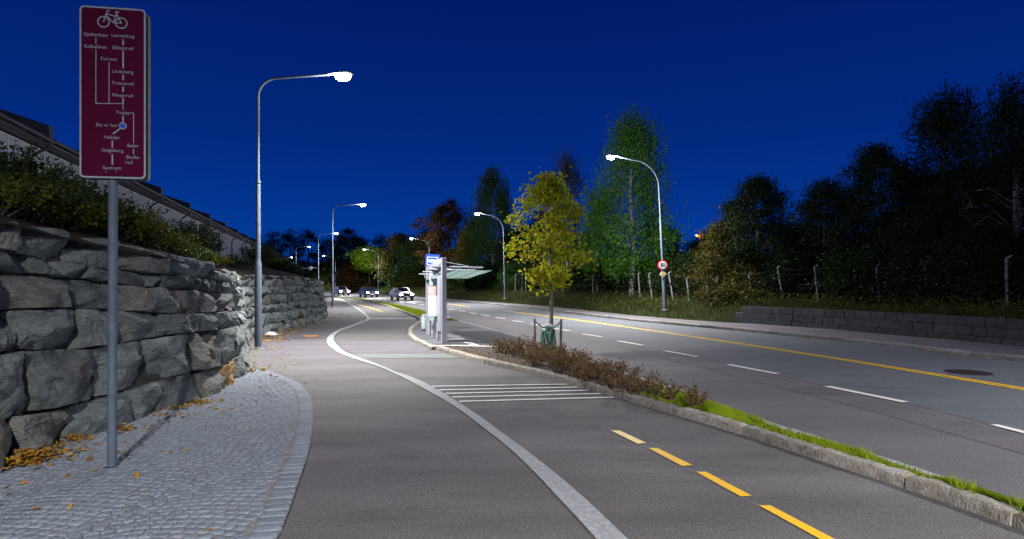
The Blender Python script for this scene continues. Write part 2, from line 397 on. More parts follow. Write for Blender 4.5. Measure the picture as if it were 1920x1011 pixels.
M['lf_dark'] = leafmat('dark_leaves', [(.007, .017, .006), (.012, .026, .009), (.019, .031, .009), (.007, .014, .006)], .3)
M['lf_rusty'] = leafmat('rusty_leaves', [(.05, .024, .008), (.07, .034, .009), (.035, .035, .010), (.08, .03, .008)], .3)
M['lf_yellow'] = leafmat('yellow_leaves', [(.16, .14, .015), (.26, .21, .02), (.10, .10, .015), (.20, .13, .015)], .35)
M['lf_golden'] = leafmat('golden_olive_leaves', [(.035, .033, .006), (.058, .052, .008), (.022, .026, .007), (.08, .055, .008)], .3)
M['lf_olive'] = leafmat('olive_leaves', [(.05, .055, .012), (.09, .085, .016), (.03, .045, .012), (.12, .10, .018)], .3)
M['lf_hedge'] = leafmat('hedge_leaves', [(.015, .036, .009), (.024, .050, .012), (.036, .062, .013), (.011, .025, .009), (.052, .072, .013)], .12, .65)
M['lf_hedge_y'] = leafmat('lime_hedge_leaves', [(.055, .080, .008), (.10, .12, .010), (.04, .062, .009), (.15, .15, .016)], .15, .65)
M['lf_red'] = leafmat('reddish_shrub_leaves', [(.19, .085, .055), (.10, .11, .04), (.25, .09, .055), (.08, .10, .035), (.17, .13, .04), (.24, .10, .08)], .25)
M['lf_fallen'] = leafmat('fallen_leaves', [(.40, .20, .03), (.22, .08, .02), (.45, .30, .04), (.14, .07, .03), (.30, .22, .03), (.35, .12, .02)], .1)
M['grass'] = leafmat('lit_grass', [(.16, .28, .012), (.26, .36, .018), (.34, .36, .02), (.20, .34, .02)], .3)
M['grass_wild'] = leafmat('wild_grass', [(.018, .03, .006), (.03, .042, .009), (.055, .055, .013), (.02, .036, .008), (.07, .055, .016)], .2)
M['shelterglass'] = mat('shelter_glass', (.50, .62, .58), .2, 0, .5, trans=.6)
M['clearglass'] = mat('clear_glass', (.35, .48, .46), .1)
M['poster_white'] = mat('poster_white', (.8, .85, .85), .4, emit=(.93, 1, 1), estr=5)
M['poster_red'] = mat('poster_red', (.8, .3, .25), .4, emit=(1, .30, .25), estr=.55)
M['poster_green'] = mat('poster_green', (.6, .9, .3), .4, emit=(.6, .95, .35), estr=1.0)
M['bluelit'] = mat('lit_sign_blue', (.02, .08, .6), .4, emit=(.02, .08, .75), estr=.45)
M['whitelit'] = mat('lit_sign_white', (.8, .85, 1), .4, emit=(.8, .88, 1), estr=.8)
M['seatblue'] = mat('seat_blue', (.12, .42, .62), .4)

# ------------------------------------------------------------------ measured ground lines
KH = .10
edgeL = [(523,1011),(533,987),(547,950),(560,910),(573,873),(583,833),(588,783),(585,757),(578.5,742),(570.6,730),(558.7,720.3),(539,711.4),(519,704.5),(499.4,698.5),(479.6,696)]
cob_edge = spline([Vector((-1.55, 1.2, 0)), Vector((-1.62, 3.0, 0))]+[G(*p) for p in edgeL]+[Vector((-5.75, 12.7, 0))], .1)
sL = [(1116,1011),(1083.3,974.5),(1046.9,936),(1010.4,896),(955.7,843.2),(901,799.5),(864.6,772),(828,748.4),(812,740),(782,723),(757.5,710),(738.8,700.6),(720,692.2),(696,683.5),(674,676.5),(653.4,669.2),(634,661.5),(623.7,654.6),(614.8,645.7),(612.6,638.3),(616.3,631),(626.7,623.4),(641.5,616),(659,610),(674,604),(684.5,599),(686.5,596.7),(685.3,593.8),(680,588),(671,580.4),(659.3,573),(644.5,566.3),(619.3,559.7)]
sR = [(1174,1011),(1101.5,941.7),(1046.9,894.3),(992,850.5),(937.5,810.4),(901,783),(864.6,759.4),(834,740),(804.4,723),(785.6,713.8),(767,706),(744,698.8),(720,689),(695,679),(678.6,673),(659.3,665.7),(644.5,659),(635.6,651.6),(628.2,642.7),(626.4,635.3),(629.7,628.6),(637,622.7),(649,617.5),(663.8,612.3),(680,606.4),(692,600.5),(694.5,596.7),(690.5,593),(684.5,587.8),(677,582),(665,574.5),(652,567)]
kerbP = [(1920,997),(1869,977.7),(1783.5,943.5),(1698,917),(1612.6,889),(1527,862.3),(1441.7,833),(1356,805),(1279.4,782.5),(1185.4,755),(1140,741),(1090,727.5),(1076,723),(1038.8,712.8),(1001,703.8),(963.8,695.5),(926,687),(888.8,677.3),(862.5,669.7),(840,663),(815,656),(797.3,651),(784,645),(773.5,639),(766,632.3),(764.6,626.4),(766,620.5),(775,613),(784,606.4),(787,602.7),(782.4,598),(770.6,592.3),(755.7,586.4),(741,581),(726,575),(705,569.5),(680,565.3),(650,561),(620,557.7)]
roadE = [(1920,968),(1869,947),(1741,902),(1613,861),(1485,820),(1400,788),(1339,766),(1265,737),(1195,715),(1150,699),(1057,667),(990,643.8),(930,623.8),(846,600.5),(790,584),(763,577.5),(733.5,571.5),(703.8,566),(663.8,561),(640,558.5),(619,556)]
farK = [(1920,679.5),(1816.6,667.5),(1768,662),(1671,650.8),(1584,640.7),(1506.7,633),(1445,626.3),(1377.5,620),(1300,613.2),(1240,607.6),(1165,599.8),(1090,590.8),(1040,584.3),(965,575.8),(890,568.3),(840,564),(800,560.5),(750,556.7),(700,553.2),(650,550.2),(600,548)]
yelL = [(1920,730.5),(1816.6,713.7),(1719.8,698),(1623,681.5),(1526,666.5),(1429,651.5),(1364.6,641.7),(1300,632.3),(1240,623),(1140,608.8),(1040,595),(940,582.5),(872,574),(836,569.5),(790,564.5),(750,561),(700,557),(650,554),(610,551.8)]
lane = [(1863.5,797.7),(1698,755.4),(1550,725.3),(1458,702),(1366,684.7),(1308,670),(1245,658.2),(1205.5,648.2),(1158.8,639.8),(1129,632.7),(1091.5,626.5),(1068.8,621),(1040,616),(1020,611.8),(995.5,607.7),(980.8,604.5),(948,598),(919,592.8),(894,588.6),(872,584.6),(852,581.2),(793.6,572),(767.6,568),(745,565.2),(724.6,562.7),(700,560),(670,557.2),(640,555),(615,553.3)]
def ext(P, a=0.0, b=0.0):
    """extend a curve straight at its start (a) and end (b)"""
    P = list(P)
    if a: P = [P[0]+(P[0]-P[4]).normalized()*a*(1-k/5) for k in range(5)]+P
    if b: P = P+[P[-1]+(P[-1]-P[-5]).normalized()*b*(k+1)/5 for k in range(5)]
    return P
def smoothp(P, it=6):
    P = [p.copy() for p in P]
    for _ in range(it):
        P = [P[0]]+[(P[i-1]+P[i]*2+P[i+1])/4 for i in range(1, len(P)-1)]+[P[-1]]
    return P
c_strL = spline([G(*p) for p in sL], .15); c_strR = spline([G(*p) for p in sR], .15)
c_strL = ext(c_strL, 3, 22); c_strR = ext(c_strR, 3, 24)
c_kerb = ext(smoothp(spline([G(*p) for p in kerbP], .2), 5), 7, 55)
c_road = ext(smoothp(spline([G(*p) for p in roadE], .3), 10), 7, 55)
c_far = ext(smoothp(spline([G(*p) for p in farK], .4), 30), 24, 75)
c_yel = ext(smoothp(spline([G(*p) for p in yelL], .4), 30), 22, 70)
c_lane = ext(smoothp(spline([G(*p) for p in lane], .3), 20), 9, 60)
sw = [(1920,650),(1816,639.5),(1687,627),(1558,617),(1429,608),(1374,604.5),(1300,600),(1240,595.5),(1152.5,587),(1065,577.5),(990,571),(915,565.5),(865,562),(820,559),(770,555.5),(720,552.5),(670,549.8),(620,547.8)]
c_walk = ext(smoothp(spline([G(p[0], p[1], .12) for p in sw], .4), 30), 24, 75)
for p in c_walk: p.z = 0
wallpts = [(-4.75,-6),(-4.7,-2),(-4.62,2),(-4.7,4.2),(-4.85,5.5),(-4.98,6.8),(-4.92,7.95),(-4.85,9.4),(-5.12,11.2),(-5.6,12.5),(-6.2,13.9),(-6.95,15.5),(-8.1,18.2),(-8.85,20.4),(-9.02,22.5),(-9.12,24.4),(-9.38,27),(-9.85,30.6),(-10.7,34.2),(-12.4,38.3),(-15,42.4),(-19,47.5),(-26,55),(-40,68)]
c_wall = spline([Vector((x, y, 0)) for x, y in wallpts], .15)

# ------------------------------------------------------------------ ground, road, path
def grid(name, x0, x1, y0, y1, z, mt, n=30, fn=None):
    m = MB(); vs = []; fs = []
    for j in range(n+1):
        for i in range(n+1):
            x = x0+(x1-x0)*i/n; y = y0+(y1-y0)*j/n; vs.append((x, y, z if fn is None else fn(x, y)))
    for j in range(n):
        for i in range(n):
            a = j*(n+1)+i; fs.append((a, a+1, a+n+2, a+n+1))
    m.add(vs, fs); return m.build(name, mt)
tag(grid('ground', -900, 900, -300, 1500, -.06, M['hill'], 24), kind='structure')
mid = [p.lerp(q, .5) for p, q in zip(resample(c_kerb, n=300), resample(c_road, n=300))]
c_mid = smoothp(mid, 3)
def fs(o): upward(o); return o
o = ribbon(c_mid, c_far, 0, 'road', M['road'], kind='structure'); fs(o)
# left carriageway lane of newer bluish asphalt between lane line and far kerb
o = ribbon(c_lane, offset(c_far, .02), .004, 'road_far_lanes', M['road2'], kind='structure'); fs(o)
o = ribbon(offset(c_lane, .18), offset(c_lane, .95), .004, 'road_wheel_track', M['road3'], kind='structure'); fs(o)
path_left = [p+Vector((-.25, 0, 0)) for p in c_wall]
o = ribbon(path_left, c_mid, .002, 'path', M['path'], kind='structure'); fs(o)
def flat(name, pts, z, mt, kind='structure'):
    m = MB(); m.poly(pts, z, z); o = m.build(name, mt)
    return tag(upward(o), kind=kind)
# darker footway asphalt left of the granite strip beyond the cross joint
def between(curve, y0, y1): return [p for p in curve if y0 <= p.y <= y1]
Yj = G(540, 635.5).y
a = []
for p in c_strL:
    if p.y > Yj: a.append(p)
a = a[:-2]
b = [p+Vector((.12, 0, 0)) for p in c_wall if p.y > Yj and p.y < a[-1].y]
flat('path_dark_surface', a+list(reversed(b)), .006, M['path_dark'])
# mauve-grey resurfaced field just before it and pale bands across the cycle path
def quadpx(name, pts, z, mt): return flat(name, [G(x, y) for x, y in pts], z, mt)
quadpx('path_mauve_patch', [(487,655),(487,636.2),(612,636.2),(614,645.7),(623,655),(636,664),(652,670),(600,676),(540,674),(484,670)], .007, M['path_mauve'])
quadpx('path_mauve_band', [(631,640),(764,640),(773.5,641),(784,647),(797,653),(815,658),(832,663),(661,663),(646,656),(637,648)], .008, M['path_mauve'])
quadpx('path_grey_band', [(657,663.5),(835,663.5),(863,671),(868,672.5),(683,673.5),(672,668.5)], .010, M['path_grey'])
quadpx('path_pale_band', [(687,589),(757,588.5),(766,592),(692,592.5)], .010, M['path_grey'])
quadpx('path_cross_strip', [(694.5,596.8),(778,596.8),(781,598.8),(694,599)], .012, M['granite'])
quadpx('path_grey_far_field', [(693,600),(783,600),(777,611),(767,619),(764,626),(766,634),(630,634),(634,626),(645,619.5),(665,613),(682,606.5)], .009, M['path'])
# granite guide strip
o = ribbon(c_strL, c_strR, .014, 'granite_guide_strip', M['granite'], kind='structure'); fs(o)
n = 260; cL = resample(c_strL, n=n); cR = resample(c_strR, n=n)
ms = MB()
cm = [(p+q)/2+(q-p)*.06 for p, q in zip(cL, cR)]
for i in range(0, 190):
    d = (cR[i]-cL[i]).normalized()*.003
    ms.add([(cm[i]-d)+Vector((0, 0, .0165)), (cm[i]+d)+Vector((0, 0, .0165)), (cm[i+1]+d)+Vector((0, 0, .0165)), (cm[i+1]-d)+Vector((0, 0, .0165))], [(0, 1, 2, 3)])
for i in range(3, 190, 4):
    for (u, v, k) in ((cL[i], cm[i], 0), (cm[i+1], cR[i+1], 1)):
        t = (cm[i+1]-cm[i]).normalized()*.003; z = Vector((0, 0, .0164))
        ms.add([u-t+z, v-t+z, v+t+z, u+t+z], [(0, 1, 2, 3)])
tag(upward(ms.build('granite_strip_joints', M['joint'])), kind='structure')
# saw-cut joint between old and new path asphalt
quadpx('path_cross_joint', [(482,635.6),(611.5,635.6),(611.7,636.2),(481,636.3)], .009, M['iron'])

# painted markings
def bar(pa, pb, w, name, mt, z=.012, skew=0.0, one=None):
    a, b = Vector(pa), Vector(pb); t = (b-a); t.z = 0; t.normalize(); nn = Vector((-t.y, t.x, 0))*w/2; sk = t*skew
    q = [a-nn-sk, a+nn+sk, b+nn+sk, b-nn-sk]
    m = one or MB(); m.add([(p.x, p.y, z) for p in q], [(0, 1, 2, 3)])
    if one is None: return tag(upward(m.build(name, mt)), kind='structure')
ml = MB()
for (a, b) in [((1063,721.5),(809,725.5)),((1083,727),(822.6,732.4)),((1105,733),(835.4,739)),((1127,739.3),(848,746)),((1150.7,746),(861,754))]:
    bar(G(*a), G(*b), .085, '', None, z=.012, one=ml)
tag(upward(ml.build('path_white_bars', M['white'])), kind='structure')
for k, q in enumerate([[(1145.7,809),(1162,809),(1212,832.4),(1195,833.7)], [(1216,842),(1232.4,842),(1298.6,874.3),(1279.4,876)],
          [(1305,886.7),(1324,886.7),(1409.7,932),(1388.3,933.2)], [(1422.5,950),(1444,950),(1585,1024),(1556,1024)], [(1600,1046),(1630,1046),(1840,1160),(1800,1160)]]):
    quadpx('path_yellow_dash', q, .012, M['yellow_pale'] if k == 0 else M['yellow'])
bar(G(1128, 797.5), G(1424, 951), .005, 'path_chalk_line', M['granite'], z=.0105)
far_y = spline([G(x, y) for x, y in [(718,585.5),(700,579.5),(680,573.5),(660,568.5),(640,564.5),(620,561.5)]], .4)
o = ribbon(offset(far_y, .06), offset(far_y, -.06), .012, 'path_yellow_line', M['yellow'], kind='structure'); fs(o)
# double yellow centre line
Ye = G(940, 582.5).y; Yb = G(836, 569).y; Yb2 = G(880, 575).y
near = [p for p in c_yel if p.y <= Ye]; far = [p for p in c_yel if Yb2-8 <= p.y]
far = [p for p in c_yel if p.y > G(884, 575.3).y]
for nm, cc in (('road_yellow_line', near), ('road_yellow_line_far', far)):
    m = MB()
    for s in (-1, 1):
        A = offset(cc, s*.135); B = offset(cc, s*.035); nn = len(cc)
        m.add([(p.x, p.y, .012) for p in A]+[(p.x, p.y, .012) for p in B], [(i, i+1, nn+i+1, nn+i) for i in range(nn-1)])
    tag(upward(m.build(nm, M['yellow'])), kind='structure')
# white lane dashes
dash = [((1550,725.3),(1698,755.4)),((1366,684.7),(1458,702)),((1245,658.3),(1308,669.8)),((1158.8,640),(1205.5,648)),((1091.5,626.8),(1129,632.5)),((1040,616.5),(1068.8,621)),((995.5,608),(1020,611.8)),((960.5,601.8),(980.8,604.5)),((929.5,595.5),(948,598)),((903,590.5),(919,592.8)),((880.5,586.5),(894,588.8)),((860,582.8),(872.5,584.5)),((841,580),(852,581.3)),((824,577),(834,578.4)),((804,573.8),(814,575.4)),((786,570.9),(794,572)),((773.5,569),(780,570)),((761.7,567.2),(767.6,568.1)),((750,565.8),(755.7,566.6)),((738.7,564.4),(745,565.2)),((728.7,563.2),(735,564)),((718.7,562),(724.6,562.7)),((708,560.9),(714,561.5)),((697,559.8),(702,560.3))]
m = MB()
for a, b in dash:
    bar(G(*b), G(*a), .15, '', None, z=.013, one=m)
d0 = G(1863.5, 797.7); dd = (G(1698, 755.4)-G(1863.5, 797.7)).normalized()
bar(d0-dd*1.75, d0, .12, '', None, z=.013, one=m); bar(d0-dd*5, d0-dd*3.4, .12, '', None, z=.013, one=m)
tag(upward(m.build('road_white_dashes', M['white'])), kind='structure')

# ------------------------------------------------------------------ kerbs
def kerb_run(curve, w, h, name, mt, side=1, L=1.0, seed=3, rough=.006, ymax=1e9, z0=-.05, gap=.012, lod=60):
    rr = random.Random(seed); P = [p for p in curve if p.y < ymax]
    cum = [0]
    for i in range(1, len(P)): cum.append(cum[-1]+(P[i]-P[i-1]).length)
    def at(s):
        lo = 0; hi = len(P)-1
        while hi-lo > 1:
            md = (lo+hi)//2
            if cum[md] <= s: lo = md
            else: hi = md
        t = (s-cum[lo])/max(cum[hi]-cum[lo], 1e-9); p = P[lo].lerp(P[hi], t)
        d = (P[min(hi+1, len(P)-1)]-P[max(lo-1, 0)]).normalized(); return p, d
    m = MB(); s = 0.0
    while s < cum[-1]-.3:
        l = L*rr.uniform(.75, 1.3); l = min(l, cum[-1]-s)
        dy = rr.uniform(-.012, .012); dz = rr.uniform(-.008, .008)
        near = at(s)[0].y < 14
        ns = max(2, int(l/(.05 if near else .25)))
        prof = [(0, z0), (0, h*.45), (.003, h-.022), (.02, h-.002), (w*.35, h), (w*.7, h), (w-.015, h-.004), (w, h-.02), (w, z0)]
        vs = []; fs = []
        for i in range(ns+1):
            p, d = at(s+gap/2+(l-gap)*i/ns); nn = Vector((-d.y, d.x, 0))*side
            endr = .012 if i in (0, ns) else 0
            for k, (u, z) in enumerate(prof):
                q = p+nn*(u+dy); jz = 0; jn = 0
                if 0 < k < 8:
                    nz = noise.noise(Vector((q.x*9+k*3.1, q.y*9, z*9+seed)))+.5*noise.noise(Vector((q.x*27, q.y*27, k*2.0)))
                    jz = nz*rough*(1.6 if near else 1); jn = noise.noise(Vector((q.x*8, q.y*8, 7+k)))*rough*1.8*(1 if k < 4 else .4)
                vs.append((q.x+nn.x*jn, q.y+nn.y*jn, z+dz*(z > 0)+jz-(endr if z > .02 else 0)))
        K = len(prof)
        for i in range(ns):
            for k in range(K-1): fs.append((i*K+k, i*K+k+1, (i+1)*K+k+1, (i+1)*K+k))
        fs.append(tuple(range(K))); fs.append(tuple(ns*K+k for k in reversed(range(K))))
        m.add(vs, fs); s += l
    o = m.build(name, mt, smooth=True, ang=38); bm = bmesh.new(); bm.from_mesh(o.data); bmesh.ops.recalc_face_normals(bm, faces=bm.faces); bm.to_mesh(o.data); bm.free()
    return tag(o, kind='structure')
# path kerb runs from near right to far; island lies on its right-hand side going away
kerb_run(c_kerb, .165, .115, 'path_kerb', M['kerb'], side=-1, L=.95, rough=.010)
kerb_run(c_road, .12, .105, 'island_road_kerb', M['granite'], side=1, L=1.0, seed=9, rough=.003)
kerb_run(c_far, .15, .13, 'far_kerb', M['kerb_far'], side=-1, L=1.25, seed=5, rough=.006)
o = ribbon(offset(c_far, -.14), offset(c_walk, -.3), .115, 'far_pavement', M['walk'], kind='structure'); fs(o)

# ------------------------------------------------------------------ island surfaces
ki = offset(c_kerb, -.155); ro = offset(c_road, .11)
def seg(P, f): return [p for p in P if f(p)]
Yp0 = G(846, 661, .1).y        # platform / bed border
def upto(P, y): return [p for p in P if p.y <= y]
def cut(P, y0, y1): return [p for p in P if y0 < p.y <= y1]
Yg = G(1225, 748, .1).y        # bed / lawn border
Yb_ = 17.05
Yq = G(790, 600, .1).y; Yr = G(846, 601.5, .1).y
def island(name, y0, y1, y2, y3, z, mt):
    A = cut(ki, y0, y1); B = cut(ro, y2, y3)
    m = MB(); m.poly(A+list(reversed(B)), z, z); return tag(upward(m.build(name, mt)), kind='structure')
island('island_lawn_soil', -20, Yg, -20, Yg+1.2, .085, M['grassground'])
island('planting_bed_mulch', Yg, Yb_, Yg+1.2, Yb_+.2, .09, M['mulch'])
# platform (bus stop) : flush with kerb top; ruled by hand because the kerb line is S-shaped here
iA = min(range(len(ki)), key=lambda i: abs(ki[i].y-Yb_)); 
iB = min(range(len(ki)), key=lambda i: (ki[i]-G(790.5, 601, .1)).length)
A = ki[iA:iB+1]; 
jB = min(range(len(ro)), key=lambda i: abs(ro[i].y-Yr)); jA = min(range(len(ro)), key=lambda i: abs(ro[i].y-(Yb_+.2)))
B = ro[jA:jB+1]
m = MB(); m.poly(A+list(reversed(B)), .1, .1); tag(upward(m.build('bus_stop_platform', M['platform'])), kind='structure')
A2 = ki[iB:]; B2 = ro[jB:]
m = MB(); m.poly(A2+list(reversed(B2)), .09, .09); tag(upward(m.build('verge_soil', M['grassground'])), kind='structure')
# pale granite edging and joint strips on the platform
def gz(x, y, z=.1): return G(x, y, z)
st = spline([gz(x, y) for x, y in [(804,649.5),(832,648.3),(880,648.8),(940,650.5),(985,651),(1012,650)]], .2)
o = ribbon(offset(st, .13), offset(st, -.13), .108, 'platform_granite_edge', M['granite_pale'], kind='structure'); fs(o)
flat('platform_granite_panel', [gz(868,642.2), gz(884,642.2), gz(900,647.6), gz(884,647.8)], .104, M['granite_pale'])
flat('platform_dark_panel', [gz(838,640.5), gz(868,641), gz(930,641.5), gz(985,643), gz(928,626), gz(880,614), gz(856,610), gz(838,615)], .103, M['path_dark'])
flat('platform_light_panel', [gz(840,629), gz(862,628), gz(888,636), gz(878,640), gz(842,635)], .106, M['path_grey'])

# ------------------------------------------------------------------ cobbled area in front of the wall
def inside(p, poly):
    x, y = p; c = False; n = len(poly); j = n-1
    for i in range(n):
        xi, yi = poly[i]; xj, yj = poly[j]
        if (yi > y) != (yj > y) and x < (xj-xi)*(y-yi)/(yj-yi+1e-12)+xi: c = not c
        j = i
    return c
edge_in = offset(cob_edge, .23)
wl = [p for p in c_wall if 1.2 < p.y < 12.7]
poly_out = [(p.x, p.y) for p in cob_edge]+[(p.x-.2, p.y) for p in reversed(wl)]
poly_in = [(p.x, p.y) for p in edge_in]+[(p.x-.2, p.y) for p in reversed(wl)]
m = MB(); m.poly(poly_out, .0325, .0325); tag(upward(m.build('cobble_joint_bed', M['joint'])), kind='structure')
CV = []; CF = []; nb = 0
def cobble(cx, cy, sx, sy, ang, z, h):
    global nb
    ca, sa = math.cos(ang), math.sin(ang)
    ring = [(1, 0, 0)]
    rows = [(1.0, -.02), (.99, h*.68), (.90, h*.95), (.45, h*1.0)]
    vs = []
    K = 8
    jit = [R.uniform(-.07, .07) for _ in range(K)]
    for (s, zz) in rows:
        for k in range(K):
            t = 2*math.pi*(k+.5)/K; c, s2 = math.cos(t), math.sin(t)
            pw = .30
            x = math.copysign(abs(c)**pw, c)*sx/2*s*(1+jit[k]); y = math.copysign(abs(s2)**pw, s2)*sy/2*s*(1+jit[(k+3) % K])
            vs.append((cx+x*ca-y*sa, cy+x*sa+y*ca, z+zz+R.uniform(-.0022, .0022)))
    for r_ in range(3):
        for k in range(K):
            k2 = (k+1) % K; a = nb+r_*K+k; CF.append((a, nb+r_*K+k2, nb+(r_+1)*K+k2, nb+(r_+1)*K+k))
    CF.append((nb+24, nb+25, nb+26, nb+27)); CF.append((nb+24, nb+27, nb+28, nb+31)); CF.append((nb+28, nb+29, nb+30, nb+31))
    CV.extend(vs); nb += len(vs)
row = 0; pitch = .090
th0 = rad(8)
for r_ in range(-30, 180):
    v0 = r_*pitch; u = -9.0+R.uniform(0, .1)
    while u < 4:
        su = R.uniform(.075, .115)
        arc = .16*abs(math.sin((u+.3*math.sin(v0))*math.pi/1.35))
        uu = u+su/2; vv = v0+arc
        x = uu*math.cos(th0)-vv*math.sin(th0)-1.5; y = uu*math.sin(th0)+vv*math.cos(th0)+1.5
        if y > 1.5 and inside((x, y), poly_in):
            sl = .16*math.cos((u)*math.pi/1.35)*math.pi/1.35*math.copysign(1, math.sin(u*math.pi/1.35))
            cobble(x, y, su-.006, pitch*R.uniform(.91, .97), th0+math.atan(sl)*.8, .02+R.uniform(-.003, .003), .022)
        u += su
# two rows of edging setts
cum = 0; P = cob_edge; i = 0
E = resample(cob_edge, step=.135)
for q in range(len(E)-1):
    a, b = E[q], E[q+1]; t = (b-a).normalized(); nn = Vector((-t.y, t.x, 0)); c = (a+b)/2+nn*.105
    cobble(c.x, c.y, .125, .20, math.atan2(t.y, t.x), .02+R.uniform(-.002, .002), .022)
npmesh('cobblestones', np.array(CV), np.array(CF), 4, M['cobble'])
tag(bpy.data.objects['cobblestones'], kind='structure')

# ------------------------------------------------------------------ banks and hills
def wall_top(y):
    xs = [(-6, 2.8), (3, 2.75), (5.5, 2.62), (8, 2.42), (10, 2.25), (13, 2.12), (17, 2.12), (22, 2.22), (27, 2.2), (31, 2.1), (34, 2.02), (40, 1.8), (50, 1.2), (70, .6)]
    if y <= xs[0][0]: return xs[0][1]
    for (a, za), (b, zb) in zip(xs, xs[1:]):
        if y <= b: return za+(zb-za)*(y-a)/(b-a)
    return xs[-1][1]
cw = resample(c_wall, step=.5)
offs = [.30, .62, 1.3, 2.2, 3.4, 5.0, 7.0, 10, 16, 30]
base_offs = [offset(smoothp(cw, 4 if d < 2 else 60), d) for d in offs]
# keep far offsets smooth
m = MB(); n = len(cw); vs = []; fs = []
rise = [-.12, .02, .22, .48, .78, 1.05, 1.25, 1.4, 1.6, 2.2]
for j, d in enumerate(offs):
    for i in range(n):
        p = base_offs[j][i]; z = wall_top(cw[i].y)+rise[j]*(1 if cw[i].y < 30 else max(.35, 1-(cw[i].y-30)/30))+noise.noise(Vector((p.x*.8, p.y*.8, 3)))*.07
        vs.append((p.x, p.y, z))
for j in range(len(offs)-1):
    for i in range(n-1): fs.append((j*n+i, j*n+i+1, (j+1)*n+i+1, (j+1)*n+i))
m.add(vs, fs); o = upward(m.build('left_bank_terrain', M['soil'], smooth=True)); tag(o, kind='structure')
def left_ground(i_off, d):
    pass
# right bank
cwk = resample(smoothp(c_walk, 10), step=.8)
def wall_part(p): return p.x/max(p.y, .5) > (1376-960)/F-.004 if p.y > 0 else True
roffs = [-.34, .05, .4, 1.0, 2.2, 4, 6.5, 10, 16, 26, 45]
rgrass = [.10, .14, .34, .52, .85, 1.35, 2.0, 2.9, 4.0, 5.0, 6.0]
rwall = [.10, .12, .86, .90, 1.0, 1.5, 2.2, 3.2, 4.4, 5.6, 7.0]
RB = [offset(smoothp(cwk, 2 if d < 7 else 40), -d) for d in roffs]
vs = []; fs = []; n = len(cwk)
wmask = []
for i in range(n):
    wmask.append(1.0 if wall_part(cwk[i]) else 0.0)
sm = wmask[:]
for _ in range(2): sm = [sm[0]]+[(sm[i-1]+2*sm[i]+sm[i+1])/4 for i in range(1, n-1)]+[sm[-1]]
for j, d in enumerate(roffs):
    for i in range(n):
        p = RB[j][i]; hz = rgrass[j]*(1-sm[i])+rwall[j]*sm[i]
        hz += noise.noise(Vector((p.x*.5, p.y*.5, 9)))*(.12 if j > 2 else .02)
        vs.append((p.x, p.y, hz))
for j in range(len(roffs)-1):
    for i in range(n-1): fs.append((j*n+i, j*n+i+1, (j+1)*n+i+1, (j+1)*n+i))
m = MB(); m.add(vs, fs); o = upward(m.build('right_bank_terrain', M['grassground'], smooth=True)); tag(o, kind='structure')
RBz = [[vs[j*n+i][2] for i in range(n)] for j in range(len(roffs))]
def right_at(i, d):
    """point on the right bank: index along kerb, metres behind pavement"""
    for j in range(len(roffs)-1):
        if roffs[j] <= d <= roffs[j+1]:
            t = (d-roffs[j])/(roffs[j+1]-roffs[j]); a = RB[j][i]; b = RB[j+1][i]
            return Vector((a.x+(b.x-a.x)*t, a.y+(b.y-a.y)*t, RBz[j][i]*(1-t)+RBz[j+1][i]*t))
def right_px(px, d):
    """bank point d metres behind the pavement that is seen at column px"""
    best = None
    for i in range(n):
        q = right_at(i, d)
        if q.y < 3: continue
        e = abs(q.x/q.y*F+960-px)
        if best is None or e < best[0]: best = (e, q)
    return best[1]
def hillf(x, y):
    r = 0
    r += 6.0*math.exp(-((x-70)/45)**2-((y-120)/45)**2)
    r += 5.0*math.exp(-((x+60)/60)**2-((y-230)/40)**2)
    r += 8*math.exp(-((x-30)/90)**2-((y-260)/50)**2)
    return r-.5
tag(grid('hills', -260, 260, 62, 330, 0, M['hill'], 60, hillf), kind='structure')

# ------------------------------------------------------------------ foliage builders
def leaf_arrays(cent, size, aspect=.55, droop=0.0, rng=RN, star=False, flat=False):
    n = len(cent); cent = np.asarray(cent, dtype=np.float64)
    a = rng.normal(size=(n, 3)); 
    if droop: a[:, 2] -= droop*1.5
    a /= np.linalg.norm(a, axis=1, keepdims=True)+1e-9
    b = rng.normal(size=(n, 3)); 
    if flat: a[:, 2] *= .25; a /= np.linalg.norm(a, axis=1, keepdims=True); b = np.cross(np.tile([0, 0, 1.], (n, 1)), a)+rng.normal(size=(n, 3))*.35
    b -= a*(a*b).sum(1, keepdims=True); b /= np.linalg.norm(b, axis=1, keepdims=True)+1e-9
    c = np.cross(a, b); s = (size*rng.uniform(.6, 1.35, n))[:, None]
    if star:
        pts = [(0, 0), (-.28, -.05), (-.62, .28), (-.36, .42), (-.42, .8), (0, 1.08), (.42, .8), (.36, .42), (.62, .28), (.28, -.05)]
        K = len(pts); V = np.zeros((n, K, 3))
        for k, (u, v) in enumerate(pts):
            V[:, k] = cent+b*u*s*.8+a*(v-.5)*s+c*(abs(u)*.25-.2*(v-.5)**2)*s
        Fc = np.concatenate([np.array([[0, k, k+1]]) for k in range(1, K-1)])
        Fc = (Fc[None]+(np.arange(n)*K)[:, None, None]).reshape(-1, 3)
        return V.reshape(-1, 3), Fc, 3
    V = np.zeros((n, 4, 3)); w = s*aspect/2
    V[:, 0] = cent-a*s/2; V[:, 1] = cent+b*w+c*w*.35; V[:, 2] = cent+a*s/2; V[:, 3] = cent-b*w+c*w*.35
    Fc = (np.arange(4)[None]+(np.arange(n)*4)[:, None])
    return V.reshape(-1, 3), Fc, 4
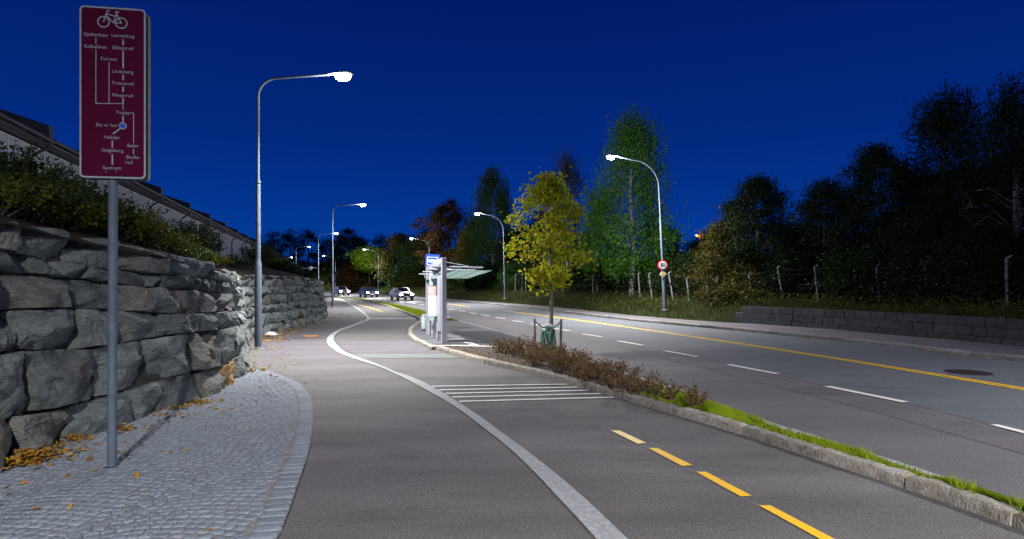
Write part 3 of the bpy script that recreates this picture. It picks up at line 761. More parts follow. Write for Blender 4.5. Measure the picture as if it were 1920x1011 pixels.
def profile(kind, t):
    if kind == 'oval': return math.sin(math.pi*min(max(t, 0), 1)**.8)**.65
    if kind == 'cone': return (1-t)**.75*min(1, t*6+.35)
    if kind == 'birch': return (min(1, t*3.2+.25))*(1-t)**.55*1.15
    if kind == 'round': return math.sqrt(max(0, 1-(2*t-1)**2))
    if kind == 'bush': return math.sqrt(max(0, 1-t**1.6))
    if kind == 'maple': return (min(1, (t*3.0)**.7+.1))*(1-t**2.2)**.55*(1 if t < .75 else 1-.75*(t-.75)*2.2)
    return 1
def make_tree(name, loc, H, rad_, crown0, kind, leaf, bark, seed, nclus=180, per=50, lsize=.12, label='', cat='tree', group=None, trunk_r=.12, lean=0, star=False, droop=0, csize=.45, hang=0, drawtrunk=True, trunks=1, sx=1, aspect=.6):
    rr = random.Random(seed); rn = np.random.RandomState(seed)
    root = empty(name, loc); tag(root, label, cat, group)
    ph = [rr.uniform(0, 6.28) for _ in range(6)]
    def env(t, th):
        return rad_*profile(kind, t)*(1+.22*math.sin(2*th+ph[0]+4*t)+.16*math.sin(5*th+ph[1]-7*t)+.12*math.sin(9*t+ph[2]+th))
    tb = MB(); 
    def axis(z, k=0):
        return Vector((lean*z+.10*math.sin(z*.7+ph[3]+k*2)+k*.28*z/H*3*(1 if trunks > 1 else 0)*(1 if k % 2 else -1), .10*math.cos(z*.6+ph[4]+k), z))
    for k in range(trunks):
        nn = 9; hh = H*(.99 if k == 0 else .75)
        tb.tube([axis(hh*i/nn-.1 if i == 0 else hh*i/nn, k) for i in range(nn+1)], [trunk_r*(1.25 if i == 0 else 1)*(1-i/nn)**.8+.012 for i in range(nn+1)], n=8)
    pts = []; z0 = H*crown0; tips = []
    nl = max(8, nclus//7)
    for i in range(nl):
        t = (i+.5)/nl; zz = z0+(H-z0)*t*.93; th = i*2.4+rr.uniform(-.4, .4)
        r = env(t, th)*rr.uniform(.65, .95)
        a = axis(max(zz-r*.55, z0*.85), i % trunks); b = axis(zz)+Vector((math.cos(th)*r*sx, math.sin(th)*r, r*.12-droop*.3*r))
        midp = a.lerp(b, .5)+Vector((0, 0, r*(.14 if not droop else .25)))
        br = max(.010, trunk_r*.32*(1-t)+.008)
        tb.tube([a, midp, b], [br, br*.6, br*.2], n=5, cap=False)
        for _ in range(3):
            q = midp.lerp(b, rr.random()); q2 = q+Vector((rr.gauss(0, .35), rr.gauss(0, .35), rr.gauss(.1, .3)))*min(1, r*.6)
            tb.tube([q, q2], [br*.35, br*.12], n=4, cap=False)
        for _ in range(3): tips.append((midp.lerp(b, rr.uniform(.3, 1.0)), t))
    if drawtrunk: tb.build('trunk', bark, root, smooth=True)
    cl = []
    for i in range(nclus):
        if i < len(tips): c = tips[i][0]
        else:
            t = rr.random()**.9; th = rr.uniform(0, 6.283); r = env(t, th)*(.35+.65*rr.random()**.5)
            c = axis(z0+(H-z0)*t*(.93 if star else 1))+Vector((math.cos(th)*r*sx, math.sin(th)*r, 0))
        if noise.noise(Vector((c.x*1.1/max(rad_, 1)*1.6, c.y*1.1/max(rad_, 1)*1.6, c.z*.55+seed))) < -.3: continue
        cl.append(c)
    for c in cl:
        k = int(per*rr.uniform(.6, 1.4))
        if hang:
            ns = max(2, k//9)
            for _ in range(ns):
                st_ = np.array(c)+rn.normal(size=3)*csize*.8; L_ = hang*rr.uniform(.4, 1.2)
                tt = rn.uniform(0, 1, (9, 1))
                pp = st_+tt*np.array([rr.gauss(0, .12), rr.gauss(0, .12), -L_])+rn.normal(size=(9, 3))*.06
                pts.append(pp)
        else:
            q = rn.normal(size=(k, 3)); q[:, 2] *= .6; pts.append(np.array(c)+q*csize*rr.uniform(.6, 1.1)*.62)
    pts = np.concatenate(pts)
    V, Fc, k = leaf_arrays(pts, lsize, aspect, droop=droop, rng=rn, star=star)
    npmesh('crown', V, Fc, k, leaf, root)
    return root

# ------------------------------------------------------------------ rock retaining wall
def make_rock(quad, depth, seed, nu=9, nv=7, lod=1.0):
    """quad: 4 world points (bl, br, tr, tl) + outward normal; returns verts/faces of one faceted boulder"""
    rr = random.Random(seed); bl, br, tr, tl, nrm = quad
    nw = 4; vs = []; idx = {}; fs = []
    wd = (br-bl).length; ht = (tl-bl).length
    facets = []
    for _ in range(5):
        a = rr.uniform(0, 6.283); k = rr.uniform(.08, .48); facets.append((math.cos(a)*k, math.sin(a)*k, rr.uniform(.93, 1.12)))
    planes = []
    for _ in range(2):
        a = rr.choice([.785, 2.356, 3.927, 5.498])+rr.uniform(-.25, .25)
        pn = Vector((math.cos(a), math.sin(a), 0)).normalized(); planes.append((pn, rr.uniform(1.24, 1.38)))
    bow = rr.uniform(.85, 1.1); prot = rr.uniform(-.02, .05)
    def vert(u, v, w):   # u,v in [-1,1], w in [0,1] (1 = front)
        key = (round(u, 4), round(v, 4), round(w, 4))
        if key in idx: return idx[key]
        q = Vector((u, v, w))
        # rounding towards the front
        e = max(abs(u), abs(v))
        uu, vv, ww = u, v, w*(1-.07*(abs(u)**7+abs(v)**7)*bow)
        if w > 0:
            for (fa, fb, fc) in facets: ww = min(ww, max(.42, fc-fa*u-fb*v)*w)
        q = Vector((uu, vv, ww))
        for pn, d in planes:
            s = q.dot(pn)-d
            if s > 0: q = q-pn*s
        cf = .93+.05*(1-abs(v)**4); q.x *= 1-.02*abs(q.y)**6
        s_ = (q.x+1)/2; t_ = (q.y+1)/2
        p = (bl.lerp(br, s_)).lerp(tl.lerp(tr, s_), t_)
        nz = noise.noise(p*3.2+Vector((seed, 0, 0)))*.030+noise.noise(p*8+Vector((0, seed, 0)))*.014+noise.noise(p*19)*.008
        st_ = round(noise.noise(Vector((p.x*2.6+seed, p.y*2.6, p.z*3.4)))*4.5)/4.5*.085
        rg = -st_+abs(noise.noise(Vector((p.x*2.2+p.z*3, p.y*2.2, p.z*5+seed))))*.05
        p = p+nrm*((q.z-1)*depth+nz+prot-rg)
        p.z += noise.noise(p*6+Vector((5, 5, seed)))*.012
        idx[key] = len(vs); vs.append(p); return idx[key]
    U = [-1+2*i/nu for i in range(nu+1)]; V_ = [-1+2*i/nv for i in range(nv+1)]; W_ = [i/nw for i in range(nw+1)]
    for i in range(nu):
        for j in range(nv): fs.append([vert(U[i], V_[j], 1), vert(U[i+1], V_[j], 1), vert(U[i+1], V_[j+1], 1), vert(U[i], V_[j+1], 1)])
    for i in range(nu):
        for j in range(nw):
            fs.append([vert(U[i], 1, W_[j+1]), vert(U[i+1], 1, W_[j+1]), vert(U[i+1], 1, W_[j]), vert(U[i], 1, W_[j])])
            fs.append([vert(U[i], -1, W_[j]), vert(U[i+1], -1, W_[j]), vert(U[i+1], -1, W_[j+1]), vert(U[i], -1, W_[j+1])])
    for i in range(nv):
        for j in range(nw):
            fs.append([vert(1, V_[i], W_[j+1]), vert(1, V_[i], W_[j]), vert(1, V_[i+1], W_[j]), vert(1, V_[i+1], W_[j+1])])
            fs.append([vert(-1, V_[i], W_[j]), vert(-1, V_[i], W_[j+1]), vert(-1, V_[i+1], W_[j+1]), vert(-1, V_[i+1], W_[j])])
    return vs, fs
cumw = [0.0]
for i in range(1, len(c_wall)): cumw.append(cumw[-1]+(c_wall[i]-c_wall[i-1]).length)
smw = smoothp(c_wall, 20)
def wall_at(s):
    s = min(max(s, 0), cumw[-1]-.01); lo = 0; hi = len(cumw)-1
    while hi-lo > 1:
        md = (lo+hi)//2
        if cumw[md] <= s: lo = md
        else: hi = md
    t = (s-cumw[lo])/max(1e-9, cumw[hi]-cumw[lo]); p = c_wall[lo].lerp(c_wall[hi], t)
    d = (smw[min(hi+3, len(smw)-1)]-smw[max(lo-3, 0)]).normalized()
    return p, Vector((d.y, -d.x, 0))          # outward = to the right of travel
fr = [0, .19, .45, .615, .765, .865, 1.0]       # course heights from the bottom up
fr_far = [0, .17, .34, .50, .67, .82, 1.0]
def course_z(k, s):
    p, nrm = wall_at(s); H = wall_top(p.y)
    b = min(max((p.y-12)/6, 0), 1); f = fr[k]*(1-b)+fr_far[k]*b
    if 0 < k < 6: f += noise.noise(Vector((s*.42, k*5.3, 1)))*.035+noise.noise(Vector((s*1.6, k*9.3, 4)))*.016
    if k == 6: return H+noise.noise(Vector((s*.9, 2, 2)))*.08+noise.noise(Vector((s*3, 2, 2)))*.03
    return max(f*H, 0)-(.08 if k == 0 else 0)
def wp(s, z):
    p, nrm = wall_at(s); return p-nrm*(.13*z+.02)+Vector((0, 0, z))
wall_root = empty('stone_retaining_wall', (-5, 8, 0))
tag(wall_root, 'dry-stacked retaining wall of big grey-green rocks curving along the footway', 'wall')
s_end = max(s for s, p in zip(cumw, c_wall) if p.y < 50); s_start = max(s for s, p in zip(cumw, c_wall) if p.y < 1.0)
rocks = []
for k in range(6):
    s = s_start+R.uniform(-.6, 0); prevtop = s; prevbot = s
    while s < s_end:
        p, _ = wall_at(s)
        big = 1.0 if p.y < 14 else .9
        hh = (course_z(k+1, s)-course_z(k, s))
        w = max(.42, hh*R.uniform(1.1, 3.2)*big) if k not in (0, 1) else hh*R.uniform(1.1, 2.1)
        w = min(w, 1.5)
        nt_ = s+w+R.uniform(-.09, .09); nb_ = s+w+R.uniform(-.09, .09)
        rocks.append((k, prevbot, nb_, prevtop, nt_)); prevbot, prevtop = nb_, nt_; s += w
info = []
for (k, b0, b1, t0, t1) in rocks:
    g = .011
    zb0 = course_z(k, b0)+g; zb1 = course_z(k, b1)+g; zt0 = course_z(k+1, t0)-g; zt1 = course_z(k+1, t1)-g
    # some rocks are split in two stacked slabs
    bl, br, tr, tl = wp(b0+g, zb0), wp(b1-g, zb1), wp(t1-g, zt1), wp(t0+g, zt0)
    _, nrm = wall_at((b0+b1)/2); c = (bl+br+tr+tl)/4
    nrm = (nrm+Vector((0, 0, .1))).normalized()
    vis = (c.y > 3.0 and abs(c.x/c.y) < .93)
    view = Vector((0, 0, HC))-c; fac = max(.05, nrm.dot(view.normalized()))
    area = ((br-bl).length*(tl-bl).length)/(view.length**2)*fac if vis else 0
    info.append((area, k, (bl, br, tr, tl, nrm), c))
info.sort(key=lambda t: -t[0])
ochre_t = G(428, 712).xy; 
rest = MB()
best = min(range(len(info)), key=lambda i: (info[i][3].xy-Vector((-4.92, 10.5))).length+(0 if info[i][1] == 0 else 100))
for i, (area, k, q, c) in enumerate(info):
    near = c.y < 16
    nu, nv = (26, 18) if c.y < 12 else ((14, 10) if c.y < 20 else (9, 7))
    vsr, fsr = make_rock(q, .42, i*1.37+2, nu, nv)
    if i < 99 or i == best:
        mm = MB(); mm.add(vsr, fsr)
        mt = M['rock_ochre'] if i == best else (M['rock_warm'] if R.random() < .22 else M['rock'])
        o = mm.build('boulder', mt, None, smooth=True, ang=28)
        o.parent = wall_root; o.matrix_parent_inverse = Matrix.Translation((5, -8, 0))
        if i == best: o['label'] = 'ochre-brown boulder in the lowest course'
    else: rest.add(vsr, fsr)
o = rest.build('small_boulders', M['rock'], None, smooth=True, ang=28); o['kind'] = 'stuff'; o.parent = wall_root; o.matrix_parent_inverse = Matrix.Translation((5, -8, 0))
# dark packed rubble behind the joints
P = [p for p in c_wall if 1 < p.y < 52]; m = MB(); nn = len(P); vs = []
for i, p in enumerate(P):
    d = (P[min(i+1, nn-1)]-P[max(i-1, 0)]).normalized(); inn = Vector((-d.y, d.x, 0)); h = wall_top(p.y)-.08
    vs += [p+inn*.20+Vector((0, 0, -.1)), p+inn*(.22+.13*h)+Vector((0, 0, h)), p+inn*1.2+Vector((0, 0, h))]
m.add(vs, [f for i in range(nn-1) for f in ((i*3, i*3+3, i*3+4, i*3+1), (i*3+1, i*3+4, i*3+5, i*3+2))])
o = m.build('packed_rubble', M['rock_small']); o.parent = wall_root; o.matrix_parent_inverse = Matrix.Translation((5, -8, 0))

# ------------------------------------------------------------------ street lamps
def street_lamp(base, adir, H, arm, label, power, off=False, curved=False, lean=0.0, extra=None, r0=.085, color=(1.0, .965, .94), cone=158, glow=.05, group='tall street lamps along the road', name='street_lamp'):
    base = Vector(base); root = empty(name, base); tag(root, label, 'street lamp', group)
    a = Vector(adir).normalized(); L = Vector((a.x*lean, a.y*lean, 0))
    m = MB()
    def ax(z): return L*(z/H)+Vector((0, 0, z))
    m.tube([ax(0), ax(H*.31), ax(H*.325)], [r0, r0, r0*.8], 16)
    m.tube([ax(H*.32), ax(H*.60), ax(H*.615)], [r0*.72, r0*.66, r0*.5], 16)
    m.tube([ax(H*.61), ax(H*.62)], [r0*.75, r0*.75], 16)
    pts = []; rr_ = .55 if not curved else 1.5
    zc = H-rr_; pts = [ax(H*.615), ax(zc*.5+H*.3), ax(zc)]
    for k in range(1, 11):
        t = math.pi/2*k/10; pts.append(ax(zc)+a*(rr_*(1-math.cos(t)))+Vector((0, 0, rr_*math.sin(t)*(.93))))
    end = ax(H)+a*arm+Vector((0, 0, .06 if not curved else .02)); pts.append(pts[-1].lerp(end, .5)); pts.append(end)
    m.tube(pts, [r0*.44]*3+[r0*.40]*10+[r0*.36, r0*.32], 12)
    m.build('pole', M['galv'], root, smooth=True, ang=40)
    f = MB(); f.lathe([(r0*1.9, -.03), (r0*1.9, .012), (r0*1.2, .03), (r0*1.2, .06), (r0*1.02, .07)], n=20); f.build('base_collar', M['galv_dull'], root, smooth=True, ang=40)
    hd = MB(); rz = math.atan2(a.y, a.x); Mx = Matrix.Rotation(rz, 4, 'Z')
    c = end+a*.27+Vector((0, 0, .0))
    # tapering cobra head housing
    secs = [(-.34, .04, .035), (-.2, .085, .06), (0, .14, .075), (.22, .15, .07), (.33, .10, .045), (.36, .04, .02)]
    vs = []; K = 12
    for (x, w, h) in secs:
        for k in range(K):
            t = 2*math.pi*k/K; yy = math.copysign(abs(math.cos(t))**.7, math.cos(t))*w; zz = math.sin(t); zz = zz*h if zz > 0 else zz*h*.35
            vs.append(c+(Mx @ Vector((x, yy, zz+.01))))
    fs_ = [(i*K+k, i*K+(k+1) % K, (i+1)*K+(k+1) % K, (i+1)*K+k) for i in range(len(secs)-1) for k in range(K)]
    fs_ += [tuple(reversed(range(K))), tuple((len(secs)-1)*K+k for k in range(K))]
    hd.add(vs, fs_); ho = hd.build('lamp_head', M['galv_dull'], root, smooth=True, ang=50)
    gl = MB(); vs = []; K = 14
    prof = [(1.0, 0), (.97, -.05), (.84, -.11), (.55, -.155), (.15, -.17)]
    for (s_, z) in prof:
        for k in range(K):
            t = 2*math.pi*k/K; vs.append(c+(Mx @ Vector((.08+math.cos(t)*.24*s_, math.sin(t)*.135*s_, -.018+z))))
    fs_ = [(i*K+k, i*K+(k+1) % K, (i+1)*K+(k+1) % K, (i+1)*K+k) for i in range(len(prof)-1) for k in range(K)]+[tuple((len(prof)-1)*K+k for k in range(K)), tuple(reversed(range(K)))]
    gl.add(vs, fs_); gl.build('lamp_glass', M['orangeglass'] if color[2] < .5 else M['lampglass'], ho, smooth=True)
    if power > 0:
        ld = bpy.data.lights.new('street_light', 'SPOT'); ld.energy = power; ld.color = color; ld.spot_size = rad(cone); ld.spot_blend = 1.0; ld.shadow_soft_size = .12
        lo = bpy.data.objects.new('street_light', ld); C.objects.link(lo); lo.parent = root
        lo.location = c+Vector((.06*a.x, .06*a.y, -.27)); lo.rotation_euler = (0, 0, 0)
        ld = bpy.data.lights.new('bowl_glow', 'POINT'); ld.energy = power*glow; ld.color = color; ld.shadow_soft_size = .15
        lo = bpy.data.objects.new('bowl_glow', ld); C.objects.link(lo); lo.parent = root; lo.location = c+Vector((0, 0, -.30))
    return root
PW = 9500
lL = G(484, 655); lL2 = G(623.7, 578.7)
left_l = [(lL, 'tall grey street lamp beside the rock wall, nearest lit lamp at left'), (lL2, 'grey street lamp just past the end of the rock wall'),]
street_lamp(lL, (1, -.02, 0), 7.74, 2.08, left_l[0][1], PW*1.05, r0=.095, cone=126, glow=.05)
street_lamp(lL2, (1, -.05, 0), 7.85, 1.98, left_l[1][1], PW)
l3 = Pt(597, 525, 72); l3.z = .3
r3 = street_lamp(l3, (1, -.1, 0), 7.75, 1.95, 'far street lamp rising behind the end of the rock wall, with a horizontal sign arm', PW)
m = MB(); m.tube([(0, 0, 3.55), (-2.05, 0, 3.5)], [.05, .035], 8); m.tube([(0, 0, 3.42), (-2.0, 0, 3.45)], .03, 8); m.build('sign_arm', M['galv'], r3)
m = MB(); m.box((-1.0, -.02, 3.5), (.42, .12, .42), bev=.02); m.build('signal_box', M['alu'], r3)
l4 = Pt(555, 500, 100); l4.z = .3
street_lamp(l4, (1, -.1, 0), 7.9, 2.0, 'distant street lamp standing above the hedge, second lamp left of the sign arm pole', PW*.7)
l5 = Pt(537, 500, 128); l5.z = .3
street_lamp(l5, (1, -.1, 0), 7.4, .9, 'distant street lamp whose bright head shows just over the hedge top', PW*.7)
street_lamp((-1.2, -9.5, 0), (1, 0, 0), 7.7, 2.0, 'grey street lamp on the footway behind the camera', PW*4.6, cone=168)
rd = Vector((-1, -.28, 0))
rb1 = Pt(1247, 582, 31.2)
r1 = street_lamp(rb1, rd, 8.0, 2.35, 'leaning street lamp on the grass bank carrying the round 50 sign', PW*1.35, curved=True, lean=.45, r0=.10, glow=.13)
rb2 = Pt(947, 560, 54); street_lamp(rb2, (-1, -.3, 0), 7.75, 2.1, 'street lamp across the road behind the glass canopy of the bus shelter', PW, curved=True, lean=.2, glow=.15)
rb3 = Pt(805, 545, 82); rb3.z = .5; street_lamp(rb3, (-1, -.4, 0), 7.7, 2.2, 'distant street lamp seen just above the blue bus stop sign', PW*.9, curved=True, glow=.2)
rb4 = Pt(709.5, 541, 106); rb4.z = .5; street_lamp(rb4, (-1, -.5, 0), 7.6, 2.2, 'distant street lamp lighting the bright green tree at the bend', PW*.9, curved=True, glow=.2)
rb5 = Pt(629, 540, 130); rb5.z = .5; street_lamp(rb5, (-1, -.6, 0), 7.6, 2.2, 'farthest street lamp behind the pole at the wall end', PW*.7, curved=True)
rb0 = Vector((16.4, 3.2, .5)); street_lamp(rb0, rd, 8.0, 2.3, 'street lamp across the road to the right of the picture', PW*1.3, curved=True, lean=.4)

# 50 sign and priority diamond on the leaning lamp
def text_mesh(s, size, mt, name, parent, loc, rot, off=.0, align='CENTER', ext_=.001, spacing=1.0, sxx=1.0):
    cu = bpy.data.curves.new('t', 'FONT'); cu.body = s; cu.size = size; cu.align_x = align; cu.align_y = 'CENTER'; cu.offset = off; cu.extrude = ext_; cu.resolution_u = 3; cu.space_character = spacing
    ob = bpy.data.objects.new('t', cu); C.objects.link(ob); dg = bpy.context.evaluated_depsgraph_get(); dg.update()
    me = bpy.data.meshes.new_from_object(ob.evaluated_get(dg)); bpy.data.objects.remove(ob)
    o = link(name, me, mt, parent); o.location = loc; o.rotation_euler = rot; o.scale = (sxx, 1, 1); return o
def disc(m, r, y0, y1, c=(0, 0, 0), n=40):
    m.lathe([(r, -y0), (r, -y1)], c=c, n=n, M=Matrix.Rotation(rad(90), 4, 'X'))
sz = (HY-497)/F*31+HC; sg = empty('speed_sign', (rb1.x-.17, rb1.y-.13, sz)); tag(sg, 'round red-rimmed white speed sign reading 50 on the leaning lamp post', 'road sign')
m = MB(); m.lathe([(.27, 0), (.27, .02)], M=Matrix.Rotation(rad(90), 4, 'X'), n=40); m.build('red_rim', M['pure_red'], sg)
m = MB(); m.lathe([(.205, .022), (.205, .026)], M=Matrix.Rotation(rad(90), 4, 'X'), n=40); m.build('white_face', M['pure_white'], sg)
text_mesh('50', .27, M['black'], 'number', sg, (0, -.030, 0), (rad(90), 0, 0), off=.004)
m = MB(); m.box((0, .05, 0), (.16, .06, .12), bev=.01); m.build('bracket', M['galv_dull'], sg)
sz2 = (HY-514.3)/F*31+HC; sg = empty('priority_sign', (rb1.x-.14, rb1.y-.13, sz2)); tag(sg, 'small yellow diamond priority sign with white border below the 50 sign', 'road sign')
m = MB(); m.box((0, 0, 0), (.27, .016, .27), rot=Matrix.Rotation(rad(45), 4, 'Y'), bev=.004); m.build('white_border', M['pure_white'], sg)
m = MB(); m.box((0, -.012, 0), (.175, .004, .175), rot=Matrix.Rotation(rad(45), 4, 'Y')); m.build('yellow_face', M['yellow_sign'], sg)
m = MB(); m.box((0, .05, 0), (.10, .08, .03)); m.build('bracket', M['galv_dull'], sg)

# ------------------------------------------------------------------ red bicycle route sign
sb = G(210, 883); SY = sb.y
sign = empty('cycle_route_sign', (sb.x, sb.y, .02), 0); tag(sign, 'tall dark red cycle route sign on a steel post by the rock wall', 'sign')
zb = HC+(HY-337)/F*SY; zt = HC+(HY-12)/F*SY
m = MB(); m.tube([(0, 0, -.02), (.006, 0, 1.6), (.018, 0, zt-.15)], [.041, .041, .041], 24); m.build('post', M['galv'], sign, smooth=True, ang=40)
m = MB(); m.lathe([(.075, -.01), (.075, .006), (.06, .022), (.044, .028)], n=24); m.build('base_collar', M['dark_metal'], sign, smooth=True, ang=40)
pw = 122/F*SY*.92; ph_ = (zt-zb)*.975
pan = MB()
yaw = rad(9)
pn = bpy.data.objects.new('sign_panel', None)
def rrect(w, h, r, n=6):
    o = []
    for cx, cz, a0 in ((w/2-r, h/2-r, 0), (-w/2+r, h/2-r, 90), (-w/2+r, -h/2+r, 180), (w/2-r, -h/2+r, 270)):
        for k in range(n+1):
            t = rad(a0+90*k/n); o.append((cx+r*math.cos(t), cz+r*math.sin(t)))
    return o
def plate(w, h, r, y0, y1):
    m = MB(); p = rrect(w, h, r); n_ = len(p)
    vs = [(x, y0, z) for x, z in p]+[(x, y1, z) for x, z in p]
    m.add(vs, [tuple(range(n_)), tuple(reversed(range(n_, 2*n_)))]+[(i, n_+i, n_+(i+1) % n_, (i+1) % n_) for i in range(n_)]); return m
pcx = (215.5-210)/F*SY+.024; pz = (zt+zb)/2-.040
def place(o): o.location = (pcx, -.062, pz); o.rotation_euler = (0, 0, yaw); return o
panel = plate(pw, ph_, .04, 0, -.004).build('sign_panel', M['sign_white'], sign); place(panel)
face = plate(pw-.034, ph_-.034, .030, -.0045, -.0060).build('red_face', M['red_sign'], panel)
m = plate(pw-.004, ph_-.01, .04, .040, .044); b2 = m.build('back_panel', M['sign_back'], sign); b2.location = (pcx+.008, -.03, pz-.015); b2.rotation_euler = (0, 0, yaw)
for zz in (ph_/2-.06, -ph_/2+.06, 0):
    m = MB(); m.box((0, .03, zz), (.34, .05, .035)); m.build('clamp_rail', M['galv_dull'], panel)
# px on photo -> panel plane coordinates
def sxz(px, py):
    # panel local: x along width, z up
    x = (px-215.8)/122*pw
    sk = (px-215.8)*.075*(1-(py-12)/325*1.0)+(px-215.8)*.045*((py-12)/325)   # photo slant of horizontals
    z = (HY-(py-sk))/F*SY+HC-pz
    return x, z
FY = -.0075
def ptext(s, px, py, size=8.9, align='CENTER'):
    x, z = sxz(px, py); return text_mesh(s, size/F*SY, M['sign_white'], 'lettering', panel, (x, FY, z), (rad(90), 0, 0), off=.0, align=align, ext_=.0006, spacing=1.03)
for s, px, py in [('Gjelleråsen', 184.5, 74.5), ('Lørenskog', 234.5, 77), ('Kalbakken', 184, 96.5), ('Ellingsrud', 234.5, 99.5), ('Furuset', 208.5, 119.5), ('Lindeberg', 234, 143.5),
                  ('Trosterud', 234, 165), ('Haugerud', 234, 187), ('Tveita', 234, 219.5), ('Du er her', 205, 242), ('Helsfyr', 214.5, 265), ('Galgeberg', 215, 289),
                  ('Sentrum', 214.5, 321.5), ('Bøler', 253.5, 281)]: ptext(s, px, py)
ptext('Skulle-', 253.5, 302.5); ptext('rud', 246, 311.5)
m = MB()
def line(a, b, w):
    (x0, z0), (x1, z1) = sxz(*a), sxz(*b); d = Vector((x1-x0, z1-z0)).normalized(); nn = Vector((-d.y, d.x))*w/F*SY/2
    m.add([(x0+nn.x, FY, z0+nn.y), (x1+nn.x, FY, z1+nn.y), (x1-nn.x, FY, z1-nn.y), (x0-nn.x, FY, z0-nn.y)], [(0, 1, 2, 3)])
for a, b, w in [((185, 80), (185, 91), 1.6), ((185, 102), (185, 201), 1.3), ((209, 125.5), (209, 202), 1.3), ((184.5, 201.5), (235, 202.5), 1.3), ((235, 83), (235, 94), 2.6),
                ((235, 105), (235, 137), 2.6), ((235, 149), (235, 159), 2.6), ((235, 171), (235, 181), 2.6), ((235, 192.5), (235, 203), 2.6), ((235, 203), (235, 214), 1.3), ((235, 225), (235, 240), 2.4),
                ((247, 220), (254.8, 220.3), 1.3), ((254.5, 220), (254.5, 275), 1.3), ((254.2, 286.5), (254.2, 297), 1.6), ((233, 246), (216, 258.5), 2.4), ((215, 271), (215, 283.5), 2.4), ((215, 296), (215, 315.5), 2.4)]:
    m = MB(); line(a, b, w); m.build('route_line', M['sign_white'], panel)
x, z = sxz(234.6, 243.7); Mx = Matrix.Rotation(rad(90), 4, 'X')
m = MB(); m.lathe([(6.6/F*SY, .0005), (6.6/F*SY, .001)], c=(x, FY, z), M=Mx, n=30); m.build('location_ring', M['sign_white'], panel)
m = MB(); m.lathe([(5.0/F*SY, .0005), (5.0/F*SY, .001)], c=(x, FY-.001, z), M=Mx, n=30); m.build('location_dot', M['sign_blue'], panel)
m = MB()
def ring(px, py, r, w):
    x, z = sxz(px, py); K = 36; vs = []
    for k in range(K):
        t = 2*math.pi*k/K
        for q in (r-w/2, r+w/2): vs.append((x+math.cos(t)*q/F*SY, FY, z+math.sin(t)*q/F*SY))
    m.add(vs, [(2*k, 2*k+1, 2*((k+1) % K)+1, 2*((k+1) % K)) for k in range(K)])
ring(198.8, 50.6, 9.6, 2.0); ring(231.5, 53.2, 9.6, 2.0)
for a, b, w in [((198.8, 51), (205.5, 31), 1.9), ((205, 30), (210.5, 30.5), 2.0), ((204, 35.5), (220.5, 40.5), 1.9), ((203, 38), (217, 52.6), 1.9), ((217, 52.6), (223.5, 34), 1.9), ((219.5, 32.3), (227.5, 33), 2.2),
                ((222.5, 36), (232, 53.5), 1.9), ((217, 52.6), (232, 53.5), 1.9)]: line(a, b, w)
m.build('bicycle_symbol', M['sign_white'], panel)
for px, py in ((205.5, 22), (224.5, 24), (203.5, 328), (222.5, 328.5)):
    x, z = sxz(px, py); m = MB(); m.lathe([(.009, .001), (.009, .006)], c=(x, FY, z), M=Mx, n=12); m.build('bolt', M['galv'], panel)

# ------------------------------------------------------------------ bus shelter
cF = G(832, 645, .1); cB = G(801.5, 628, .1)
ax_ = (cB-cF); Ls = ax_.length; ang = math.atan2(ax_.y, ax_.x)
sh = empty('bus_shelter', (cF.x, cF.y, .1), ang); tag(sh, 'pale metal bus shelter with a glass canopy and lit timetable panel', 'bus shelter')
# local x runs from the near column to the far column, local -y points to the road (right)
h0 = HC+(HY-483)/F*cF.y-.1; h1 = HC+(HY-500)/F*cB.y-.1
wc = 8.0/F*cF.y
m = MB(); m.box((0, 0, h0/2), (.20, wc+.005, h0), bev=.008); m.build('column', M['alu'], sh)
m = MB(); m.box((Ls, 0, h1/2), (.16, .10, h1), bev=.008); m.build('column', M['alu'], sh)
def beam(z0, z1, th, w, name):
    m = MB(); vs = []
    for x, z in ((.1, z0), (Ls-.08, z1)):
        for y in (-w/2, w/2):
            for dz in (-th, 0): vs.append((x, y, z+dz))
    m.add(vs, [(0, 1, 3, 2), (4, 6, 7, 5), (0, 4, 5, 1), (2, 3, 7, 6), (1, 5, 7, 3), (0, 2, 6, 4)]); return m.build(name, M['alu'], sh)
beam(h0-.003, h1-.003, .17, .11, 'top_beam'); beam(h0-.50, h1-.36, .09, .08, 'lower_beam')
zg0 = HC+(HY-507.5)/F*(cF.y)-.1-.0; zg1 = zg0-.2
cw_ = 1.42
m = MB(); vs = []
for x, z in ((-.15, zg0+.0), (Ls+.1, zg1)):
    for y in (-.02, -cw_):
        for dz in (0, .014): vs.append((x, y, z+dz))
m.add(vs, [(0, 2, 3, 1), (4, 5, 7, 6), (0, 4, 6, 2), (1, 3, 7, 5), (0, 1, 5, 4), (2, 6, 7, 3)])
# laminated seams are modelled as thin raised bars
canopy = m.build('glass_canopy', M['shelterglass'], sh)
m = MB()
for k in (1, 2): 
    y = -cw_*k/3-.05; m.box((Ls/2, y, (zg0+zg1)/2-.008), (Ls+.1, .02, .01), rot=Matrix.Rotation(math.atan2(.2, Ls), 4, 'Y'))
m.build('seam', M['galv_dull'], canopy)
for k in range(4):
    x = .15+k*(Ls-.35)/3; z = zg0-.2*x/Ls+.13
    m = MB(); m.tube([(x, .32, z-.0), (x, -cw_*.86, z-.02)], .024, 10)
    for y in (-.35, -.95): m.tube([(x, y, z), (x, y, z-.12)], .012, 6)
    m.tube([(x, .12, z), (x, .12, z-.12)], .012, 6)
    m.build('canopy_tube', M['alu'], sh, smooth=True, ang=40)
for x in (.25, Ls*.55):
    m = MB(); m.tube([(x, -.05, h0-.1-.2*x/Ls), (x, -.80, zg0+.16-.2*x/Ls)], .011, 8); m.build('tie_rod', M['alu'], sh)
